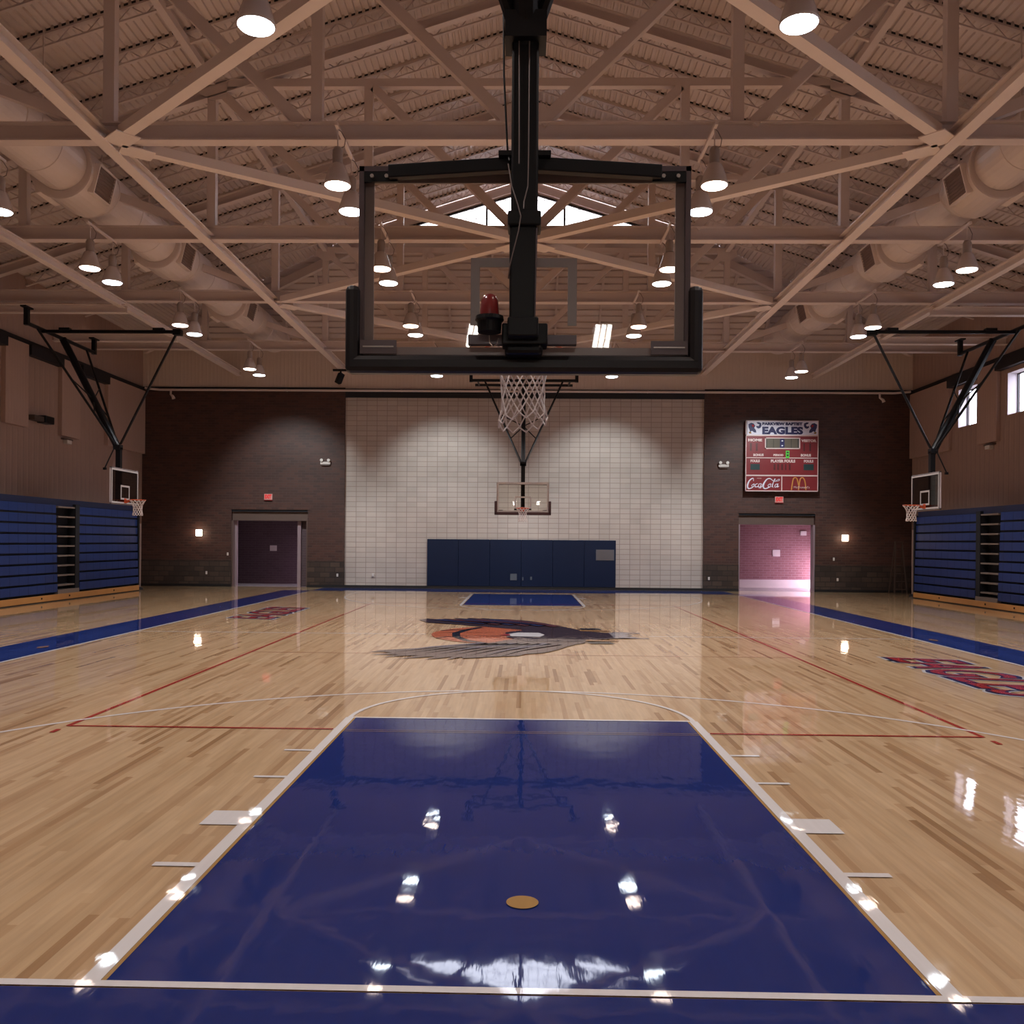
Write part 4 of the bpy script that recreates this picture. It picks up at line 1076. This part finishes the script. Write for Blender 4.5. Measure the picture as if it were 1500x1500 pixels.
for x_, z_, nm in ((-10.22, 3.62, 'left'), (10.12, 3.66, 'right')):
    t = thing('exit_sign', (x_, YF, z_-0.1), 'lit red and white exit sign above the %s doorway of the far wall' % nm, 'exit sign', 'exit signs on the far wall')
    MB().box(x_-0.16, x_+0.16, YF-0.07, YF-0.012, z_-0.12, z_+0.11).build('sign_face', M['exit'], t)
    text_mesh('sign_text', 'EXIT', 0.2, Matrix.Translation((x_, YF-0.078, z_)) @ RX, M['exit_red'], t, 0.003, offset=0.013, fit=(0.27, 0.17))
    MB().box(x_-0.16, x_+0.16, YF-0.06, YF-0.012, z_-0.15, z_-0.12).build('sign_base', M['emblem_red'], t)
for x_, nm in ((-13.0, 'left'), (12.72, 'right')):
    z_ = 2.15
    t = thing('wall_light', (x_, YF, z_-0.15), 'small square glowing wall light on dark brick, far %s' % nm, 'wall light', 'square wall lights')
    MB().box(x_-0.13, x_+0.13, YF-0.03, YF, z_-0.14, z_+0.14).build('back_plate', M['housing'], t)
    MB().box(x_-0.115, x_+0.115, YF-0.12, YF-0.03, z_-0.125, z_+0.125).build('glowing_lens', M['sconce'], t, bevel=0.015)
    l = bpy.data.lights.new('wall_lamp_glow', 'POINT'); l.energy = 5; l.color = (1, 0.75, 0.5); l.shadow_soft_size = 0.1
    o = bpy.data.objects.new('wall_lamp_glow', l); COL.objects.link(o); o.location = (x_, YF-0.25, z_)
# conduit across the far wall with small drop nozzles
t = thing('wall_conduit', (0, YF-0.14, 7.86), 'long beige pipe crossing the top of the far wall', 'pipe')
MB().tube([(-15.2, YF-0.14, 7.93), (-14.6, YF-0.14, 7.87), (14.6, YF-0.14, 7.87), (15.2, YF-0.14, 7.93)], 0.045, 8).build('pipe', M['steel'], t)
g = MB()
for x_ in (-9.5, -4.9, 0.0, 4.9, 9.5): g.box(x_-0.02, x_+0.02, YF-0.14, YF, 7.84, 7.92)
g.build('pipe_clip', M['steel'], t)
for x_, nm in ((-14.15, 'left'), (14.0, 'right')):
    o = MB().tube([(x_, YF-0.14, 7.86), (x_, YF-0.16, 7.68), (x_+0.1, YF-0.2, 7.60), (x_+0.14, YF-0.2, 7.50)], [0.04, 0.04, 0.055, 0.07], 10).build('pipe_nozzle', M['steel'])
    tag(o, 'small beige nozzle hanging from the pipe near the far %s corner' % nm, 'nozzle')
# small loudspeaker hung under the left lengthwise beam
t = thing('hanging_speaker', (-7.15, 31.0, 8.2), 'small black speaker hanging at the far end of the left lengthwise beam', 'speaker')
MB().box(-7.45, -6.85, 30.93, 31.07, 8.48, 8.55).build('mount_plate', M['black'], t)
MB().beam((-7.15, 31.0, 8.5), (-7.15, 31.0, 8.36), 0.06, 0.06).build('stem', M['black'], t)
MB().beam((-7.12, 31.0, 8.38), (-7.24, 30.9, 8.0), 0.22, 0.22).build('speaker_body', M['black'], t, bevel=0.02)
# side wall fittings
t = thing('wall_camera', (-15.2, 24.4, 5.55), 'black box fitting with a bracket on the left side wall between sound panels', 'wall fitting')
MB().box(-15.35, -15.05, 24.15, 24.7, 5.52, 5.76).build('camera_body', M['black'], t, bevel=0.03)
MB().box(-15.35, -15.1, 23.6, 24.15, 5.55, 5.70).build('bracket_arm', M['ladder'], t)
for sx, y_, z_, nm in ((-1, 25.95, 5.12, 'left'), (1, 26.0, 5.14, 'right')):
    t = thing('emergency_light', (sx*15.3, y_, z_-0.1), 'small white emergency light under a sound panel on the %s side wall' % nm, 'emergency light', 'emergency lights on the side walls')
    MB().box(sx*15.35, sx*15.24, y_-0.3, y_+0.3, z_+0.05, z_+0.1).build('shelf', M['header'], t)
    MB().box(sx*15.35, sx*15.2, y_-0.15, y_+0.15, z_-0.08, z_+0.05).build('housing', M['white'], t, bevel=0.015)

# ------------------------------------------------------------------ doorways
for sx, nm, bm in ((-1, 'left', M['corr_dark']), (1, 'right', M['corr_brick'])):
    a, b = doors[sx]; D = 2.6; y0, y1 = YF+0.4, YF+0.4+D
    # the passage beyond the opening
    mb = MB(); mb.box(a-0.0, b+0.0, y1, y1+0.1, 0, 3.3)
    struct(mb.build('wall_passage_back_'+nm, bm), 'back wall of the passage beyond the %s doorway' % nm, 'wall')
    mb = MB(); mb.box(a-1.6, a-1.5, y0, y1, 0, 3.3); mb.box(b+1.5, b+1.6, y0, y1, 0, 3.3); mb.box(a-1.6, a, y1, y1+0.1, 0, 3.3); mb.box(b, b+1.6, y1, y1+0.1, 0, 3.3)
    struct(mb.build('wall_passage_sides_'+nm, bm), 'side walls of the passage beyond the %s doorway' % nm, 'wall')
    struct(MB().box(a-1.6, b+1.6, y0, y1+0.1, 3.2, 3.3).build('ceiling_passage_'+nm, M['header']), 'low ceiling of the passage beyond the %s doorway' % nm, 'ceiling')
    struct(MB().box(a-1.6, b+1.6, YF+0.4, y1+0.1, -0.1, 0.001).build('floor_passage_'+nm, M['corr_floor']), 'pale floor of the passage beyond the %s doorway' % nm, 'floor')
    t = thing('door_%d' % (1 if sx < 0 else 2), ((a+b)/2, YF+0.2, 0), '%s doorway in the far wall with a beige header panel' % nm, 'doorway', kind='structure')
    MB().box(a+0.02, b-0.02, YF+0.12, YF+0.36, 2.66, 3.02).build('header_panel', M['header'], t)
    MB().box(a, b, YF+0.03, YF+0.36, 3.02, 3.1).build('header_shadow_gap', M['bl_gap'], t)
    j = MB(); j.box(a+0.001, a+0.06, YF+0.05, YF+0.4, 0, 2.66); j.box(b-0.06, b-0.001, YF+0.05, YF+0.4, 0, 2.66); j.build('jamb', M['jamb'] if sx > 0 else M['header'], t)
    if sx < 0:
        MB().box(b-0.48, b-0.34, YF+0.3, YF+0.44, 0, 2.66).build('side_mullion', M['jamb'], t)
        MB().box(a+0.06, a+0.15, YF+0.3, YF+0.42, 0, 2.66).build('side_mullion', M['jamb'], t)
        MB().box(b-0.34, b-0.06, YF+0.42, YF+0.44, 0, 2.66).build('side_screen', M['corr_dark'], t)
        s_ = small_box('paper_notice', -10.85, 1.53, 0.30, 0.24, 0.02, M['white'], 'pale paper notice on the dark back wall of the left doorway', 'notice', y=y1)
    else:
        small_box('paper_notice', 10.88, 1.50, 0.32, 0.29, 0.02, M['white'], 'pale square notice in the middle of the pinkish wall of the right doorway', 'notice', y=y1)
        small_box('wall_plate', 12.02, 2.36, 0.26, 0.19, 0.05, M['white'], 'small white plate upper right on the pinkish wall of the right doorway', 'wall plate', y=y1)
        MB().box(a, b+1.4, y1-0.02, y1, 0.0, 0.36).build('bottom_band', M['white'], t)  # white strip standing for sunlight on the lower passage wall
# unseen glowing panes added inside the passages to light the pinkish wall
t = thing('door_3', (13.04, YF+1.6, 0), 'daylit glazed outer door at the right end of the right passage', 'door', kind='structure')
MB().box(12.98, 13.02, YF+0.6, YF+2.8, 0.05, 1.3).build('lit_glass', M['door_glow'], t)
MB().box(13.02, 13.06, YF+0.5, YF+2.9, 0.0, 2.45).build('door_frame', M['white'], t)
t = thing('door_4', (-8.64+1.45, YF+1.6, 0), 'glazed outer door at the right end of the left passage', 'door', kind='structure')
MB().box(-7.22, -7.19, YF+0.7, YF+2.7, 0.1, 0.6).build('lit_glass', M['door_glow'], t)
MB().box(-7.19, -7.15, YF+0.6, YF+2.8, 0.0, 2.45).build('door_frame', M['white'], t)

# ------------------------------------------------------------------ scoreboard
sb = thing('scoreboard', (10.15, YF-0.3, 3.96), 'red electronic scoreboard with a white EAGLES header above the right doorway', 'scoreboard')
YS = YF-0.26
def SX(u): return 8.73+(u-210)/1040*2.84
def SZ(v): return 6.75-(v-155)/1045*2.79
def sbox(name, u0, u1, v0, v1, d, mat, par=None, y=YS, **kw):
    return MB().box(SX(u0), SX(u1), y-d, y+0.001, SZ(v0), SZ(v1)).build(name, mat, par or sb, **kw)
MB().box(SX(212), SX(1248), YS, YF-0.0, SZ(157), SZ(1198)).build('cabinet', M['sb_dred'], sb)
sbox('main_panel', 216, 1244, 375, 957, 0.012, M['sb_red'])
hp = sbox('header_panel', 230, 1244, 165, 365, 0.014, M['sb_white'])
def stext(name, s_, u0, u1, v0, v1, mat, par=None, d=0.02, off=0.0, shear=0.0):
    return text_mesh(name, s_, 0.3, Matrix.Translation(((SX(u0)+SX(u1))/2, YS-d, (SZ(v0)+SZ(v1))/2)) @ RX, mat, par or sb, 0.003, offset=off, shear=shear, fit=(SX(u1)-SX(u0), SZ(v0)-SZ(v1)))
stext('header_text', 'EAGLES', 445, 1030, 245, 360, M['sb_navy'], hp, off=0.018)
stext('header_text', 'PARKVIEW BAPTIST', 445, 1020, 182, 226, M['sb_navy'], hp, off=0.020)
# eagle figures either side of the wording
for mir in (1, -1):
    def U(u): return u if mir > 0 else 1475-u
    def fig(pts, mat, d):
        MB().prism([(SX(U(a)), YS-d, SZ(b)) for a, b in pts], (0, 0.003, 0)).build('eagle_figure', mat, hp)
    fig([(245,212),(285,190),(320,200),(345,235),(330,265),(355,300),(360,335),(325,330),(300,310),(270,325),(262,290),(248,255)], M['sb_navy'], 0.020)
    fig([(360,185),(395,180),(430,195),(435,235),(415,268),(385,275),(362,258),(358,235),(392,240),(405,215),(380,205)], M['sb_navy'], 0.020)
    fig([(290,222),(320,215),(332,240),(310,258)], M['emblem_red'], 0.024)
    fig([(250,330),(275,318),(295,345),(265,350)], M['emblem_gold'], 0.022)
fr_ = MB()
for u0, u1, v0, v1 in ((208,1250,366,385),(208,1250,700,712),(208,1250,957,975),(208,1250,1187,1200),(208,1250,155,163),(208,218,155,1200),(1240,1250,155,1200),(724,736,970,1192)):
    fr_.box(SX(u0), SX(u1), YS-0.03, YS, SZ(v0), SZ(v1))
fr_.build('frame_strip', M['sb_cream'], sb)
for u0, u1 in ((218,724),(736,1240)): sbox('advert_panel', u0, u1, 976, 1188, 0.013, M['sb_red'])
ck = sbox('clock_display', 500, 972, 420, 560, 0.02, M['sb_screen'])
f2 = MB()
for u0, u1, v0, v1 in ((485,990,406,420),(485,990,560,574),(485,500,406,574),(972,990,406,574)): f2.box(SX(u0), SX(u1), YS-0.028, YS, SZ(v0), SZ(v1))
f2.build('clock_border', M['sb_cream'], sb)
for u0, u1 in ((500,514),(604,611),(700,765),(858,865),(955,972)): sbox('digit_segment', u0, u1, 424, 556, 0.024, M['sb_navy'] if u0 == 700 else M['sb_dark'])
for v_ in (455, 525): sbox('digit_segment', 722, 744, v_-8, v_+8, 0.027, M['sb_white'])
for w_, u0, u1, v0, v1 in (('HOME',245,445,425,465),('VISITOR',1005,1222,430,470),('BONUS',320,468,645,682),('PERIOD',608,750,648,680),('BONUS',1000,1145,645,684),
                           ('FOULS',280,412,732,772),('PLAYER FOULS',572,922,730,774),('FOULS',1045,1180,732,772)):
    stext('panel_text', w_, u0, u1, v0, v1, M['sb_cream'], off=0.016)
for u0, u1, v0, v1 in ((270,298,490,605),(355,382,490,605),(1035,1058,490,605),(1120,1145,490,605)): sbox('score_digit', u0, u1, v0, v1, 0.02, M['sb_dred'])
for u0, u1, v0, v1 in ((280,415,796,884),(1042,1185,796,884)): sbox('foul_digit', u0, u1, v0, v1, 0.02, M['sb_teal'])
for u0, u1 in ((612,640),(662,692),(720,748),(775,795),(830,855)): sbox('foul_digit', u0, u1, 796, 884, 0.02, M['sb_dred'])
sbox('period_digit', 785, 835, 600, 710, 0.033, M['sb_green'])
sbox('digit_segment', 797, 823, 615, 635, 0.036, M['sb_dark']); sbox('digit_segment', 797, 823, 655, 680, 0.036, M['sb_dark'])
# drink advert in flowing script, drawn as ribbons
def ribbon(name, pts, r, mat, par=None, d=0.024):
    P_ = [V((SX(a), YS-d, SZ(b))) for a, b in pts]
    rr = r if isinstance(r, list) else [r]*len(P_)
    # smooth the polyline
    out = []; ro = []
    for i in range(len(P_)-1):
        p0 = P_[max(i-1, 0)]; p1 = P_[i]; p2 = P_[i+1]; p3 = P_[min(i+2, len(P_)-1)]
        for k in range(5):
            t = k/5; out.append(0.5*((2*p1)+(p2-p0)*t+(2*p0-5*p1+4*p2-p3)*t*t+(3*p1-p0-3*p2+p3)*t*t*t)); ro.append(rr[i]+(rr[i+1]-rr[i])*t)
    out.append(P_[-1]); ro.append(rr[-1])
    return MB().tube(out, ro, 6).build(name, mat, par or sb)
W_ = M['sb_white']
cap = [0.008, 0.022, 0.03, 0.03, 0.022, 0.012]
ribbon('script_lettering', [(325,1050),(318,1010),(270,1040),(238,1110),(250,1160),(300,1150),(330,1120)], [0.012,0.02,0.028,0.034,0.03,0.02,0.008], W_)
ribbon('script_lettering', [(325,1095),(300,1115),(312,1140),(335,1118),(325,1092),(345,1100)], 0.013, W_)
ribbon('script_lettering', [(385,1085),(355,1100),(350,1138),(380,1132),(395,1118)], 0.015, W_)
ribbon('script_lettering', [(430,1085),(402,1098),(400,1138),(425,1128),(437,1085),(430,1138),(455,1118)], 0.015, W_)
ribbon('script_lettering', [(440,1100),(475,1098)], 0.010, W_)
ribbon('script_lettering', [(640,1045),(690,1020),(690,1040),(620,1050),(560,1012),(510,1030),(465,1110),(480,1160),(530,1150),(555,1125)], [0.008,0.012,0.012,0.012,0.02,0.028,0.034,0.03,0.02,0.008], W_)
ribbon('script_lettering', [(560,1090),(535,1110),(545,1142),(572,1125),(560,1090),(585,1098)], 0.014, W_)
ribbon('script_lettering', [(590,1138),(600,1090),(635,1020),(622,1030),(598,1120),(612,1142)], 0.014, W_)
ribbon('script_lettering', [(672,1090),(640,1100),(632,1138),(660,1128),(677,1085),(665,1138),(690,1120)], 0.015, W_)
ribbon('script_lettering', [(345,1128),(400,1140),(435,1150),(400,1152)], 0.010, W_)
stext('advert_text', 'enjoy', 375, 440, 1000, 1016, M['sb_cream'], d=0.02)
for x0_ in (870, 970):
    ribbon('golden_arch', [(x0_, 1180), (x0_+8, 1110), (x0_+25, 1020), (x0_+52, 995), (x0_+80, 1020), (x0_+98, 1090), (x0_+106, 1180 if x0_ > 900 else 1110)], 0.024, M['sb_yellow'])
stext('advert_text', "McDonald's", 900, 1125, 1120, 1152, M['sb_cream'], d=0.055)

# ------------------------------------------------------------------ strip lamps on the wall behind the camera (mirrored in the glass)
for x_, nm in ((1.05, 'right'), (-0.66, 'left')):
    t = thing('strip_lamp', (x_, YN, 4.6), '%s small tube lamp on the wall behind the camera, mirrored in the backboard glass' % nm, 'lamp', 'tube lamps behind the camera')
    MB().box(x_-0.13, x_+0.13, YN, YN+0.05, 4.50, 4.86).build('lamp_body', M['white'], t)
    for k in range(3): MB().tube([(x_-0.08+k*0.08-0.025, YN+0.08, 4.53), (x_-0.08+k*0.08+0.025, YN+0.08, 4.83)], 0.032, 10).build('tube', M['tube'], t)

# ------------------------------------------------------------------ outside and world
g = MB().box(-60, 60, -40, 90, -0.6, -0.3).build('ground', M['ground']); struct(g, 'ground outside the hall', 'ground')
wd = bpy.data.worlds.new('world'); S.world = wd; wd.use_nodes = True
bg = wd.node_tree.nodes['Background']; bg.inputs[0].default_value = (0.86, 0.88, 1.0, 1); bg.inputs[1].default_value = 9.0

# ------------------------------------------------------------------ camera
X, Y, H, yaw, roll, f, cy, cx = .0094, -3.7818, 1.8985, .0207, .0083, 1314.15, 793.34, 739.4
c, s = math.cos(yaw), math.sin(yaw); cr, sr = math.cos(roll), math.sin(roll)
r = V((c, s, 0)); fw = V((-s, c, 0)); u = V((0, 0, 1))
R_ = r*cr + u*sr; U_ = u*cr - r*sr; B_ = -fw
cam = bpy.data.cameras.new('camera'); co = bpy.data.objects.new('camera', cam); COL.objects.link(co)
co.matrix_world = Matrix(((R_.x, U_.x, B_.x, X), (R_.y, U_.y, B_.y, Y), (R_.z, U_.z, B_.z, H), (0, 0, 0, 1)))
cam.sensor_width = 36; cam.sensor_fit = 'HORIZONTAL'; cam.lens = f/1500*36
cam.shift_x = (750-cx)/1500; cam.shift_y = (cy-750)/1500
cam.clip_start = 0.05; cam.clip_end = 300
S.camera = co

for o in list(bpy.data.objects):
    if '_local' in o: del o['_local']
S.view_settings.view_transform = 'Standard'; S.view_settings.look = 'None'; S.view_settings.gamma = 1
S.view_settings.use_curve_mapping = False
S.view_settings.exposure = -0.03
